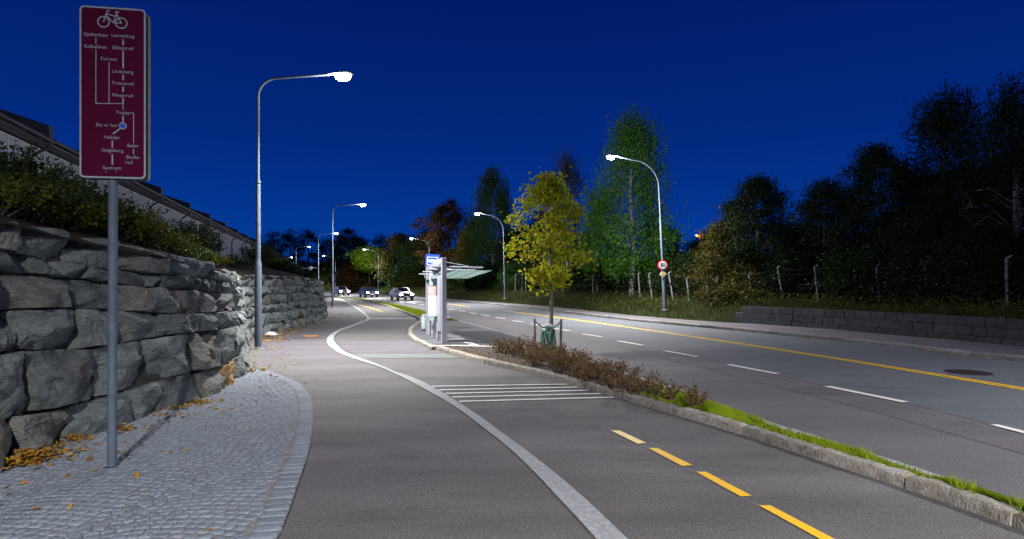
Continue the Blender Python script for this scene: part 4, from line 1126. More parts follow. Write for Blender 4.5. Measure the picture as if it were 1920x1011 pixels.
# grey side panel next to the near column
m = MB(); m.box((.62, .02, 1.13), (.62, .05, 1.62), bev=.006); m.build('side_panel', M['alu'], sh)
m = MB(); m.box((.62, .02, .30), (.5, .03, .04)); m.build('panel_shoe', M['dark_metal'], sh)
# lit poster case facing the camera, between the columns
sh2 = sh
def loc_of(px, py, Y):
    w = Pt(px, py, Y); d = w-Vector((cF.x, cF.y, .1)); c_, s_ = math.cos(-ang), math.sin(-ang)
    return Vector((d.x*c_-d.y*s_, d.x*s_+d.y*c_, d.z))
Yp = cF.y+1.55
def facequad(name, x0, x1, y0, y1, Y, mt, parent=sh, th=.06):
    a = Pt(x0, y1, Y); b = Pt(x1, y0, Y); c = (a+b)/2; l = loc_of((x0+x1)/2, (y0+y1)/2, Y)
    m = MB(); m.box((0, 0, 0), (abs(b.x-a.x), th, abs(b.z-a.z)), bev=.002); o = m.build(name, mt, parent); o.location = l if parent is sh else (0, 0, 0); o.rotation_euler = (0, 0, -ang) if parent is sh else (0, 0, 0); return o
case = facequad('poster_case', 803.3, 818.5, 536.5, 594, Yp, M['alu'], th=.08)
def onface(name, x0, x1, y0, y1, mt, d=.045, t=.004):
    cx = ((x0+x1)/2-810.9)/F*Yp; cz = (565.25-(y0+y1)/2)/F*Yp
    m = MB(); m.box((cx, -d, cz), ((x1-x0)/F*Yp, t, (y1-y0)/F*Yp)); return m.build(name, mt, case)
onface('poster', 804.2, 817.6, 555, 592, M['poster_white']); onface('poster_header', 804.2, 817.6, 538, 554.7, M['poster_red'])
m = MB()
for (x0, x1, y) in ((805, 812, 541.3), (805, 813.5, 545), (805, 813.5, 549.3)): m.box((((x0+x1)/2-810.9)/F*Yp, -.0495, (565.25-y)/F*Yp), ((x1-x0)/F*Yp, .003, 1.1/F*Yp))
m.build('header_lines', M['whitelit'], case)
m = MB()
for k in range(5): m.box((0, -.0495, (565.25-(559+k*5))/F*Yp), (12/F*Yp, .003, .35/F*Yp))
m.build('timetable_lines', M['sign_white'], case)
m = MB(); m.box((-1.5/F*Yp, -.0495, (565.25-587)/F*Yp), (2.2/F*Yp, .003, 3.2/F*Yp), rot=Matrix.Rotation(.5, 4, 'Y')); m.build('poster_emblem', M['poster_green'], case)
facequad('wind_screen', 804.5, 818.5, 594.5, 601.5, Yp+.2, M['clearglass'], th=.02)
facequad('rear_screen', 805, 818.3, 510, 536, Yp+.6, M['clearglass'], th=.015)
# blue bus stop flag sign behind the beam
FYS = 21.2; fl = empty('bus_stop_sign', (Pt(811, 500, FYS).x, FYS, .1)); tag(fl, 'blue bus stop flag with white bus symbol above the shelter', 'sign')
zc = HC+(HY-489.5)/F*FYS-.1
m = MB(); m.tube([(.12, .05, 0), (.12, .05, zc+.2)], .03, 12); m.build('post', M['galv'], fl, smooth=True, ang=40)
m = plate(26/F*FYS, 24.5/F*FYS, .02, .012, -.012); o = m.build('blue_plate', M['bluelit'], fl); o.location = (0, 0, zc); o.rotation_euler = (0, rad(2), 0)
m = MB(); w_, h_ = 19/F*FYS, 14/F*FYS
for (cx, cz, a, b) in ((0, h_/2, w_, .014), (0, -h_/2, w_, .014), (-w_/2, 0, .014, h_), (w_/2, 0, .014, h_)): m.box((cx, -.016, cz), (a+.014, .004, b))
m.build('frame_line', M['whitelit'], o)
m = MB(); bw = .30; m.add([(-bw/2, -.018, -.035), (-bw/2, -.018, .045), (bw/2-.02, -.018, .05), (bw/2, -.018, .0), (bw/2-.02, -.018, -.035)], [(0, 1, 2, 3, 4)])
for x in (-.07, .07):
    m.lathe([(.026, .0), (.026, .004)], c=(x, -.015, -.042), M=Mx, n=16)
m.build('bus_symbol', M['whitelit'], o)
m = MB()
for k in range(5): m.box((-.10+k*.045, -.021, .018), (.03, .003, .024))
m.build('bus_windows', M['bluelit'], o)
m = MB(); m.box((.02, 0, HC+(HY-529)/F*FYS-.1), (8/F*FYS, .02, 12/F*FYS), bev=.004); m.build('lower_plate', M['bluelit'], fl)
# three short bollards
for px, py, top in ((804.3, 629, 603), (811, 634, 603), (820.3, 638.5, 604)):
    b = G(px, py, .1); Hh = (py-top)/F*b.y
    bo = empty('bollard', b); tag(bo, {804.3: 'white metal bollard beside the far column of the bus shelter', 811: 'middle white metal bollard under the lit timetable panel', 820.3: 'white metal bollard under the grey side panel of the shelter'}[px], 'bollard', 'short bollards inside the bus shelter')
    m = MB(); m.lathe([(.042, .0), (.042, Hh*.30), (.034, Hh*.36), (.031, Hh*.97), (.022, Hh)], n=16); m.build('post', M['alu'], bo, smooth=True, ang=35)
    m = MB(); m.lathe([(.048, -.01), (.048, .02), (.043, .03)], n=16); m.build('foot', M['galv_dull'], bo, smooth=True, ang=35)
# litter bin
bb = G(794.6, 620, .1); bn = empty('litter_bin', bb); tag(bn, 'pale green round litter bin at the far end of the bus shelter', 'litter bin'); rb = 5.0/F*bb.y
m = MB(); m.lathe([(rb*.93, .06), (rb, .10), (rb, .52), (rb*.97, .53)], n=28); m.build('drum', M['bin'], bn, smooth=True, ang=40)
m = MB(); m.lathe([(rb*1.04, .535), (rb*1.04, .57), (rb*.7, .61), (rb*.2, .62)], n=28); m.build('lid', M['alu'], bn, smooth=True, ang=40)
m = MB(); m.lathe([(rb*.6, -.01), (rb*.6, .06)], n=16); m.build('foot', M['dark_metal'], bn)
# bench behind the panel, its rounded blue end shows
bs = G(836, 612, .1); be = empty('bench', (bs.x-.15, bs.y, .1), ang); tag(be, 'light blue bench with rounded end and white rim inside the bus shelter', 'bench')
m = MB(); pts = [(-.55, -.18), (.35, -.18)]+[(.35+.18*math.cos(rad(a)), .18*math.sin(rad(a))) for a in range(-80, 81, 20)]+[(.35, .18), (-.55, .18)]
m.poly([(-y, x) for x, y in []] or [(x*.6, y) for x, y in pts], .38, .41); be_ = m
be.rotation_euler = (0, 0, 0); m.build('seat', M['seatblue'], be)
m = MB(); m.poly([(x*.64, y*1.1) for x, y in pts], .35, .377); m.build('rim', M['pure_white'], be)
for x in (-.25, .15):
    m = MB(); m.tube([(x, 0, 0), (x, 0, .35)], .025, 10); m.build('leg', M['alu'], be)

# ------------------------------------------------------------------ young maple with stakes and watering bag
tb_ = G(1027, 656, .1)
Hm = (656-318)/F*tb_.y
maple = make_tree('maple_tree', tb_, Hm, .95, .36, 'maple', M['lf_maple'], M['bark_young'], 23, nclus=145, per=32, lsize=.088, trunk_r=.05, star=True, csize=.34, label='young yellow-green maple tied between two wooden stakes', cat='tree')
for k, (px, top) in enumerate(((1002.5, 602), (1051.5, 603.5))):
    b = Vector(((px-960)/F*tb_.y, tb_.y-.05, .09)); st_ = empty('tree_stake', b); tag(st_, ('left' if k == 0 else 'right')+' grey wooden stake beside the young maple trunk', 'stake', 'stakes holding the young maple')
    Hh = (662-top)/F*tb_.y
    m = MB(); m.tube([(0, 0, -.1), (.0, 0, Hh*.5), (.01*(1 if k else -1), 0, Hh-.02), (.01*(1 if k else -1), 0, Hh)], [.036, .035, .033, .022], 10); m.build('pole', M['stake'], st_, smooth=True, ang=40)
    e_ = Vector((tb_.x-b.x, .0, Hh*.66)); m = MB(); s0 = Vector((0, 0, Hh*.88)); mid_ = s0.lerp(e_, .5)-Vector((0, 0, .035))
    for dz in (0, .035): m.tube([s0+Vector((0, -.03, dz)), mid_+Vector((0, -.03, dz*.8)), e_+Vector((0, -.05, dz*.3))], .010, 6)
    m.build('strap', M['strap'], st_)
bg_ = empty('watering_bag', tb_); tag(bg_, 'green plastic watering bag wrapped round the maple trunk', 'watering bag')
m = MB(); K = 26; vs = []; rows_ = 12; hb = .62
for r_ in range(rows_+1):
    t = r_/rows_; z = .0+hb*t
    for k in range(K):
        th = 2*math.pi*k/K; r0_ = (.20-.03*t-.10*max(0, t-.8)/.2)*(1+.10*math.sin(6*th+t*2)+.05*math.sin(11*th-3*t)); vs.append((r0_*math.cos(th)*1.0+.02, r0_*math.sin(th)*.8, z+.02*math.sin(3*th)*(t > .9)))
m.add(vs, [(r_*K+k, r_*K+(k+1) % K, (r_+1)*K+(k+1) % K, (r_+1)*K+k) for r_ in range(rows_) for k in range(K)]+[tuple(rows_*K+k for k in range(K))]); m.build('bag', M['greenbag'], bg_, smooth=True)
m = MB(); m.box((.03, -.12, hb+.03), (.20, .09, .07), bev=.03, rot=Matrix.Rotation(.2, 4, 'Y')); m.build('white_cuff', M['whiteplastic'], bg_, smooth=True)
m = MB()
for q in range(4):
    th = rad(-150+q*38); pp = []
    for i in range(7):
        t = .15+.12*i; r0_ = .205-.03*t; pp.append((r0_*1.06*math.cos(th+.25*math.sin(t*5+q))+.02, r0_*.86*math.sin(th+.25*math.sin(t*5+q)), hb*t))
    m.tube(pp, .007, 5)
m.build('printed_bands', M['whiteplastic'], bg_)

# ------------------------------------------------------------------ shrubs
def make_shrub(name, loc, h, r, leaf, seed, stems=26, perstem=26, lsize=.04, label='', group=None, spread=.75, stemmat=None, parent_copy=None, aspect=.5, cat='shrub', top=.0):
    rr = random.Random(seed); rn = np.random.RandomState(seed); root = empty(name, loc, rr.uniform(0, 6)); tag(root, label, cat, group)
    m = MB(); pts = []
    for i in range(stems):
        th = rr.uniform(0, 6.283); rho = r*math.sqrt(rr.random())*spread; hh = h*(1-.45*(rho/r)**2)*rr.uniform(.65, 1.08+top)
        a = Vector((math.cos(th)*rho*.25, math.sin(th)*rho*.25, -.02)); b = Vector((math.cos(th)*rho*.8, math.sin(th)*rho*.8, hh*.55)); c = Vector((math.cos(th)*rho*1.25+rr.gauss(0, .03), math.sin(th)*rho*1.25+rr.gauss(0, .03), hh))
        m.tube([a, b, c], [.006+.004*h, .004, .0015], 4, cap=False)
        for k in range(perstem):
            t = rr.uniform(.25, 1.0)**.8; p = a.lerp(b, t*2) if t < .5 else b.lerp(c, t*2-1)
            pts.append([p.x+rr.gauss(0, r*.07), p.y+rr.gauss(0, r*.07), p.z+rr.gauss(0, .03)])
    m.build('stems', stemmat or M['bark'], root)
    V, Fc, k = leaf_arrays(np.array(pts), lsize, aspect, rng=rn); npmesh('leaves', V, Fc, k, leaf, root)
    return root
# reddish shrubs in the planting bed
bedsh = [(935, 652, .36, .30), (962, 657, .46, .42), (988, 660, .52, .45), (1012, 665, .50, .46), (1004, 676, .40, .40), (1040, 672, .50, .45), (1062, 683, .52, .45), (1048, 692, .42, .4), (1086, 690, .46, .42), (1112, 697, .46, .42), (1100, 708, .40, .4),
         (1140, 706, .44, .40), (1165, 713, .44, .38), (1150, 722, .34, .34), (1196, 722, .46, .36), (1182, 730, .34, .32), (1226, 734, .30, .26), (1252, 744, .34, .26), (1300, 757, .34, .24)]
near_lab = ['sparse low reddish shrub at the bus shelter end of the planting bed', 'dense rusty green shrub left of the maple stakes', 'bushy brown-green shrub in front of the left stake', 'tall reddish shrub in front of the green watering bag', 'low rusty shrub at the mulch edge below the left stake', 'brown-green shrub in front of the right stake', 'full reddish shrub just right of the right stake', 'low shrub leaning over the mulch below the right stake',
            'reddish shrub one plant right of the staked maple group', 'dark red shrub in the middle of the planting bed', 'low yellow-tinged shrub near the kerb in mid bed', 'loose reddish shrub with the road kerb showing behind', 'open twiggy reddish shrub past mid bed', 'short brown shrub close to the mulch edge', 'airy shrub with fine arching red twigs against the road', 'small reddish shrub before the gap in the bed', 'thin shrub growing where the lawn starts', 'scrawny shrub over bright green grass', 'last bare twiggy shrub with brown seed heads beside the lawn']
for i, (px, py, h, r) in enumerate(bedsh):
    b = G(px, py+8, .1)
    make_shrub('shrub', b, h*R.uniform(.75, 1.12), r*R.uniform(.8, 1.1), M['lf_red'], 100+i, stems=(24 if i < 12 else 13), perstem=(24 if i < 12 else 17), lsize=.052, label=near_lab[i], group='reddish shrubs in the roadside planting bed', cat='shrub', spread=.8)
# hedge planting above the rock wall : prototypes copied
def bankpt(px, d):
    """point on the left bank d metres behind wall foot seen at column px"""
    P_ = offset(smoothp(cw, 4 if d < 2 else 30), d); best = None
    for i, p in enumerate(P_):
        if p.y < 3.2: continue
        e_ = abs(p.x/p.y*F+960-px)
        if best is None or e_ < best[0]: best = (e_, i, p)
    i, p = best[1], best[2]
    rs = [q*(1 if cw[i].y < 30 else max(.35, 1-(cw[i].y-30)/30)) for q in rise]
    z = wall_top(cw[i].y)+np.interp(d, offs, rs); return Vector((p.x, p.y, z-.04))
protos = []
for j in range(4):
    protos.append(make_shrub('hedge_shrub', (0, 0, 0), 1.0, .55, M['lf_hedge'] if j < 3 else M['lf_hedge_y'], 300+j, stems=58, perstem=44, lsize=.062, spread=.95, top=.25, aspect=.48, cat='shrub'))
lowp = [make_shrub('low_shrub', (0, 0, 0), .55, .5, M['lf_hedge_y'] if j == 0 else M['lf_hedge'], 320+j, stems=50, perstem=40, lsize=.05, spread=.95, aspect=.55, cat='shrub') for j in range(2)]
ORD = ['first', 'second', 'third', 'fourth', 'fifth', 'sixth', 'seventh', 'eighth', 'ninth', 'tenth', 'eleventh', 'twelfth', 'thirteenth', 'fourteenth', 'fifteenth', 'sixteenth', 'seventeenth', 'eighteenth', 'nineteenth', 'twentieth']
ORD += ['twenty-'+o for o in ORD[:9]]+['thirtieth']+['thirty-'+o for o in ORD[:9]]
def shrub_copies():
    used = set(); rr = random.Random(5); out = []
    pos = [(-60, 2.6, 1.25), (15, 2.3, 1.2), (0, 3.6, 1.35), (48, 2.0, 1.15), (80, 3.2, 1.35), (118, 2.3, 1.25), (140, 3.4, 1.6), (172, 2.2, 1.1), (180, 3.5, 1.35), (215, 2.6, 1.1), (250, 3.3, 1.35), (262, 2.2, .95), (296, 2.9, 1.05),
           (325, 2.2, .95), (338, 3.2, 1.15), (362, 2.4, 1.0), (385, 3.0, 1.1), (402, 2.2, .95), (425, 2.9, 1.1), (445, 2.3, 1.0), (462, 3.2, 1.15), (470, 1.9, .8), (486, 2.4, 1.0), (500, 3.6, 1.2), (508, 2.2, .9), (520, 3.2, 1.15), (528, 2.2, .9), (538, 3.0, 1.1), (548, 2.0, .8), (556, 2.6, .95), (566, 1.8, .7), (572, 2.3, .75), (584, 1.7, .5)]
    for i, (px, d, h) in enumerate(pos):
        j = rr.randrange(4) if i > 3 else i
        b = bankpt(px, d); src = protos[j]
        if j not in used: o = src; used.add(j)
        else: o = copy_tree(src)
        s = h*rr.uniform(.9, 1.08)*(.76 if px < 240 else 1.12); o.location = b; o.rotation_euler = (0, 0, rr.uniform(0, 6.28)); o.scale = (s*1.15, s*1.15, s)
        if px < 300: h *= .82
        o['label'] = ('yellow-green' if j == 3 else 'dark green')+' leafy shrub, '+ORD[i]+' from the left in the tall hedge'; o['category'] = 'shrub'; o['group'] = 'leafy shrubs planted above the rock wall'
    used = set()
    for i, (px, d, h) in enumerate([(20, 1.25, 1.0), (70, 1.35, 1.1), (110, 1.3, 1.0), (150, 1.45, 1.2), (185, 1.35, 1.1), (222, 1.45, 1.1), (255, 1.4, 1.0), (285, 1.5, 1.1), (312, 1.35, 1.0), (340, 1.5, 1.0), (368, 1.4, 1.0), (395, 1.5, 1.0), (420, 1.4, 1.0), (440, 1.5, 1.0), (458, 1.4, .9), (500, 1.5, .9), (520, 1.4, .9), (540, 1.4, .8), (556, 1.3, .7)]):
        j = i % 2 if i < 2 else (0 if rr.random() < .6 else 1)
        if j not in used: o = lowp[j]; used.add(j)
        else: o = copy_tree(lowp[j])
        o.location = bankpt(px, d); o.rotation_euler = (0, 0, rr.uniform(0, 6.28)); o.scale = (h*1.2, h*1.2, h)
        o['label'] = 'low '+('lime' if j == 0 else 'dark')+' green shrub, '+ORD[i]+' from the left on the wall top'; o['category'] = 'shrub'; o['group'] = 'low shrubs along the top of the rock wall'
shrub_copies()

# ------------------------------------------------------------------ terraced houses on the left
def houses():
    d = Vector((-1.87, 6.23, 0)); ul = d.length; rz = math.atan2(d.y, d.x)
    labels = {-1: 'white clad terraced house nearest the camera behind the red sign', 0: 'white terraced house showing left of the red sign', 1: 'white terraced house half hidden behind the red sign panel', 2: 'white terraced house just right of the red sign post', 3: 'white terraced house in the middle of the row', 4: 'white terraced house past the middle of the row above the hedge', 5: 'terraced house two before the street lamp pole', 6: 'brightly lit terraced house just left of the street lamp pole', 7: 'terraced house hidden behind the near street lamp pole', 8: 'last terraced house of the white row'}
    proto = None
    for t in range(-1, 9):
        p = Vector((-16.03, 19.6, 2.6))+d*t
        if proto is None:
            root = empty('terraced_house', p, rz)
            # local x along the row, +y away (to the left/back)
            m = MB(); m.box((ul/2, 4.5, 1.9), (ul-.004, 9, 4.0))
            w = m.build('wall', M['housewall'], root)
            m = MB(); nb_ = int(ul/.22)
            for k in range(nb_): m.box((.11+k*.22, -.012, 1.9), (.035, .025, 3.9))
            m.build('cladding_battens', M['housewall'], w)
            pitch_ = math.tan(rad(19)); e0 = -.55; z0 = 4.12-.12
            m = MB(); vs = []
            for x in (-.02, ul-.04):
                for (y, z) in ((e0, z0), (5.0, z0+5.55*pitch_), (5.0, z0+5.55*pitch_+.16), (e0, z0+.16)): vs.append((x, y, z))
            m.add(vs, [(0, 1, 2, 3), (7, 6, 5, 4), (0, 4, 5, 1), (3, 2, 6, 7), (0, 3, 7, 4), (1, 5, 6, 2)]); rf = m.build('roof', M['roof'], root)
            m = MB()
            m.add([(-.02+ul-.30, e0-.05, z0+.1), (ul-.02, e0-.05, z0+.1), (ul-.02, 5.05, z0+5.6*pitch_+.1), (ul-.32, 5.05, z0+5.6*pitch_+.1), (ul-.32, e0-.05, z0+.52), (ul-.02, e0-.05, z0+.52), (ul-.02, 5.05, z0+5.6*pitch_+.42), (ul-.32, 5.05, z0+5.6*pitch_+.42)],
                  [(0, 1, 5, 4), (1, 2, 6, 5), (2, 3, 7, 6), (3, 0, 4, 7), (4, 5, 6, 7), (0, 3, 2, 1)]); m.build('fire_wall', M['roof'], rf)
            m = MB(); m.box((ul/2, -.25, z0-.03), (ul-.06, .5, .04)); m.build('soffit', M['soffit'], rf)
            m = MB(); m.tube([(0, e0-.06, z0+.07), (ul-.05, e0-.06, z0+.03)], .075, 10); m.build('gutter', M['trim'], root)
            m = MB(); m.tube([(ul-.25, e0-.06, z0), (ul-.25, e0-.06, z0-.16), (ul-.25, -.12, z0-.5), (ul-.25, -.08, z0-.65), (ul-.25, -.08, .1)], .05, 10); m.build('downpipe', M['trim'], root, smooth=True, ang=50)
            proto = o = root
        else:
            o = copy_tree(proto); o.location = p
        tag(o, labels[t], 'house', 'white terraced houses above the rock wall')
houses()
# wire mesh fence in front of the houses
def wire_fence():
    d = Vector((-1.87, 6.23, 0)).normalized(); st0 = Vector((-11.6, 12.0, 0)); fz = 3.15
    root = empty('wire_fence', st0); tag(root, 'thin grey wire mesh fence between the shrubs and the white houses', 'fence')
    L = 44
    for k in range(18):
        p = d*(k*2.5); m = MB(); m.tube([(p.x, p.y, fz-.1), (p.x, p.y, fz+1.55)], .022, 6); m.build('post', M['galv_dull'], root)
    m = MB()
    x = 0
    while x < L:
        p = d*x; m.tube([(p.x, p.y, fz), (p.x, p.y, fz+1.45)], .0028 if x < 18 else .004, 3, cap=False); x += .10 if x < 22 else .2
    for k in range(8):
        z = fz+.05+k*.2; e_ = d*L; m.tube([(0, 0, z), (e_.x, e_.y, z)], .0035, 3, cap=False)
    m.build('wire_mesh', M['galv_dull'], root)
wire_fence()
# far gabled houses behind the hedge
for px, Y, w, lab in ((520, 92, 7, 'distant gabled white house with steep dark roof behind the hedge'),):
    p = Pt(px-18, 500, Y); h = empty('gabled_house', (p.x, Y, 2.0), rad(25)); tag(h, lab, 'house')
    m = MB(); m.box((0, 0, 1.6), (6, 8, 3.2)); m.build('wall', M['housewall'], h)
    m = MB(); m.add([(-3.4, -4.3, 3.0), (3.4, -4.3, 3.0), (0, -4.3, 5.6), (-3.4, 4.3, 3.0), (3.4, 4.3, 3.0), (0, 4.3, 5.6)], [(0, 1, 2), (3, 5, 4), (0, 2, 5, 3), (1, 4, 5, 2), (0, 3, 4, 1)]); m.build('roof', M['roof'], h)
    m = MB(); m.box((0, -4.02, 1.5), (1.1, .05, 1.3)); m.build('window', M['carglass'], h)

# ------------------------------------------------------------------ right side: block wall, fence, utility pole
bw_root = None
idxs = [i for i in range(len(cwk)) if sm[i] > .5 and cwk[i].y > -8]
Pw = [RB[0][i].lerp(RB[1][i], .8) for i in idxs]; Pw = [Vector((p.x, p.y, 0)) for p in Pw]
Pw = resample(Pw, step=.1)
bw_root = empty('block_wall', Pw[len(Pw)//2].copy()); tag(bw_root, 'low dark grey stone block wall along the far pavement', 'wall')
m = MB(); off0 = -Pw[len(Pw)//2]
cumb = [0]
for i in range(1, len(Pw)): cumb.append(cumb[-1]+(Pw[i]-Pw[i-1]).length)
def pw_at(s):
    i = min(int(s/.1), len(Pw)-2); t = s/.1-i; t = min(max(t, 0), 1)
    return Pw[i].lerp(Pw[i+1], t), (Pw[i+1]-Pw[i]).normalized()
zrow = [.08, .30, .58, .86]
for r_ in range(3):
    s = R.uniform(0, .2)
    while s < cumb[-1]-.5:
        l = R.uniform(.35, .75); p, t = pw_at(s+l/2); nn = Vector((t.y, -t.x, 0)); hgt = zrow[r_+1]-zrow[r_]-.012
        c = p+nn*(.16+R.uniform(-.012, .012)+r_*.02)+Vector((0, 0, (zrow[r_]+zrow[r_+1])/2))+off0
        m.box(c, (l-.012, .30, hgt), rot=Matrix.Rotation(math.atan2(t.y, t.x), 4, 'Z'), bev=.012); s += l
m.build('blocks', M['block'], bw_root)
# old fence with bent concrete posts
fr_ = empty('old_fence', right_px(1540, 2.6)); tag(fr_, 'old wire fence with leaning bent-top concrete posts on the dark bank', 'fence'); org = fr_.location.copy()
fposts = [(1893, 2.6, 0, 1.58), (1757, 2.6, -.03, 1.55), (1643, 2.6, -.10, 1.5), (1552, 2.6, -.16, 1.5), (1473, 2.6, -.24, 1.5), (1402, 2.6, -.2, 1.4), (1330, 2.6, -.05, 1.2), (1294, 2.6, -.14, 1.25), (1262, 2.6, -.24, 1.5), (1229, 2.6, -.20, 1.5), (1198, 2.6, -.12, 1.5), (1110, 2.6, -.05, 1.5), (1060, 2.8, -.05, 1.5), (988, 3, 0, 1.6), (976, 3, 0, 1.7), (965, 3, .02, 1.7)]
tops = []
for px, d_, ln, hp in fposts:
    b = right_px(px, d_)-org; b.z -= .3; m = MB(); hp += .3
    tp = b+Vector((ln*1.3, 0, hp)); bend = tp+Vector((.12, -.05, .10))
    m.tube([b, b.lerp(tp, .95), tp, bend], [.05, .042, .04, .03], 8); m.build('post', M['concrete'], fr_, smooth=True, ang=50); tops.append((b, tp))
m = MB()
for (a, b) in zip(tops, tops[1:]):
    for f in (.35, .6, .85, .98):
        p, q = a[0].lerp(a[1], f), b[0].lerp(b[1], f); mp_ = p.lerp(q, .5)-Vector((0, 0, .05)); m.tube([p, mp_, q], .0025, 3, cap=False)
m.build('wires', M['trim'], fr_)
# wooden utility pole with orange lamp
up = Pt(1313, 470, 78); up.z -= 2.0
ut = empty('utility_pole', up); tag(ut, 'wooden pole with a glowing orange lamp on the hill behind the bushes', 'utility pole')
hz_ = HC+(HY-431)/F*78-up.z
m = MB(); m.tube([(0, 0, -1), (0, 0, hz_)], [.16, .12], 8); m.tube([(1.2, 0, -1), (.1, 0, hz_)], [.14, .11], 8); m.build('poles', M['bark'], ut)
m = MB(); m.tube([(0, -.1, hz_-1.0), (-.45, -.15, hz_-.75)], .035, 6); m.build('lamp_arm', M['galv_dull'], ut)
m = MB(); m.lathe([(.10, -.1), (.17, -.02), (.10, .05)], c=(-.55, -.15, hz_-.75), n=14); m.build('orange_lamp', M['orangeglass'], ut)
ld = bpy.data.lights.new('orange_light', 'POINT'); ld.energy = 140; ld.color = (1, .42, .08); ld.shadow_soft_size = .1; lo = bpy.data.objects.new('orange_light', ld); C.objects.link(lo); lo.parent = ut; lo.location = (-.55, -.42, hz_-.9)
# dark house behind the right trees, with a small orange lamp
dh = empty('dark_house', (31, 30, 3.2), rad(-14)); tag(dh, 'unlit dark house with a grey eave behind the tall trees at right', 'house')
m = MB(); m.box((0, 0, 1.6), (9, 7, 3.6)); m.build('wall', M['trim'], dh)
m = MB(); m.add([(-5, -4, 3.4), (5, -4, 3.4), (5, 4, 3.4), (-5, 4, 3.4), (-5, 0, 5), (5, 0, 5)], [(0, 1, 5, 4), (2, 3, 4, 5), (0, 4, 3), (1, 2, 5), (0, 3, 2, 1)]); m.build('roof', M['roof'], dh)
m = MB(); m.tube([(-5, -4.08, 3.42), (5, -4.08, 3.42)], .07, 8); m.build('gutter', M['galv_dull'], dh)
p = Pt(1750, 381, 40); sl = empty('wall_lamp_post', (p.x, p.y, 2.6)); tag(sl, 'tiny orange lamp glowing among the tall trees at right', 'lamp')
m = MB(); m.tube([(0, 0, 0), (0, 0, p.z-2.6)], .05, 8); m.build('post', M['dark_metal'], sl); m = MB(); m.lathe([(.06, -.06), (.10, 0), (.05, .05)], c=(0, 0, p.z-2.55), n=12); m.build('lamp', M['orangeglass'], sl)

# ------------------------------------------------------------------ trees on the right bank and beyond
def rtree(px, d, top, R_, kind, leaf, lab, seed, **kw):
    kw['lsize'] = kw.get('lsize', .12)*1.08; kw['per'] = int(kw.get('per', 50)*1.95); kw['csize'] = kw.get('csize', .45)*1.15
    b = right_px(px, d); b.z -= .15; Ht = HC+(HY-top)/F*b.y-b.z
    kw.setdefault('group', 'trees on the dark bank across the road')
    return make_tree(kw.pop('name', 'deciduous_tree'), b, Ht, R_, kw.pop('crown0', .2), kind, leaf, kw.pop('bark', M['bark']), seed, label=lab, **kw)
BP_ = dict(lsize=.085, csize=.5, per=90, aspect=.7)
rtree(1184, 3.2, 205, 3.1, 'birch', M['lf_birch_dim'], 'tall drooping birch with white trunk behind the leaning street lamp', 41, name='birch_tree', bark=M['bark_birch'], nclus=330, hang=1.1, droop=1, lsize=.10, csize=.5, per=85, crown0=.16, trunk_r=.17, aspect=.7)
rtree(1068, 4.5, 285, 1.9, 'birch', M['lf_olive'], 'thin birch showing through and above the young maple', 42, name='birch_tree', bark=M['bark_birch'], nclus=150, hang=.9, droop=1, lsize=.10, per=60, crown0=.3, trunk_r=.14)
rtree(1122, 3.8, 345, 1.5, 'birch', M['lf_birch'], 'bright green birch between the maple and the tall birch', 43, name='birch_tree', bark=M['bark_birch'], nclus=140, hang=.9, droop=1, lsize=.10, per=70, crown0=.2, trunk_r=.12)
rtree(925, 5, 318, 4.2, 'birch', M['lf_green'], 'tall dark tree behind the lamp across the road from the shelter', 44, nclus=300, hang=1.2, droop=1, lsize=.15, per=70, crown0=.1, trunk_r=.2, trunks=2, bark=M['bark_birch'])
rtree(878, 4, 432, 2.0, 'birch', M['lf_yellow'], 'small yellow tree above the bus shelter canopy', 45, nclus=90, hang=1.0, droop=1, lsize=.15, per=70, crown0=.3, trunk_r=.1)
rtree(845, 6, 378, 4.6, 'oval', M['lf_rusty'], 'broad rust-tinged dark tree behind the bus shelter', 46, nclus=260, per=60, lsize=.2, csize=.9, crown0=.15, trunk_r=.25)
rtree(893, 9, 420, 3.5, 'oval', M['lf_dark'], 'dark leafy tree right behind the shelter canopy', 47, nclus=160, per=60, lsize=.2, csize=.8, crown0=.05)
rtree(790, 5, 448, 3.6, 'oval', M['lf_green'], 'mid green tree left of the bus stop sign', 48, nclus=180, per=60, lsize=.2, csize=.9, crown0=.12, trunk_r=.2)
rtree(748, 6, 445, 4.5, 'oval', M['lf_olive'], 'olive tree beyond the road bend left of the shelter', 49, nclus=200, per=55, lsize=.25, csize=1.0, crown0=.08)
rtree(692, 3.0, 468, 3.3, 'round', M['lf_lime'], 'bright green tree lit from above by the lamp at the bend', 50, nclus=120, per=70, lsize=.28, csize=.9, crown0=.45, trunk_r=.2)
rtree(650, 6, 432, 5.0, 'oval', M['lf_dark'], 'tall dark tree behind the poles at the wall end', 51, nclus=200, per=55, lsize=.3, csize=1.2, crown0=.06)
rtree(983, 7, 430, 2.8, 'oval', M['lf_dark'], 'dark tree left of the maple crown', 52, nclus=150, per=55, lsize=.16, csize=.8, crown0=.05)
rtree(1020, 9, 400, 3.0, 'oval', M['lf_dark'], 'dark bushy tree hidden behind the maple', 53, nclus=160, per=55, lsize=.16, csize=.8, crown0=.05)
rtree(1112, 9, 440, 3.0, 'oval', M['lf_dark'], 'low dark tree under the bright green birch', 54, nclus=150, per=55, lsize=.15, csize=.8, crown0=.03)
rtree(1230, 7, 420, 2.2, 'oval', M['lf_birch'], 'green tree right of the tall birch behind the lamp pole', 55, nclus=110, per=60, lsize=.13, csize=.6, crown0=.1)
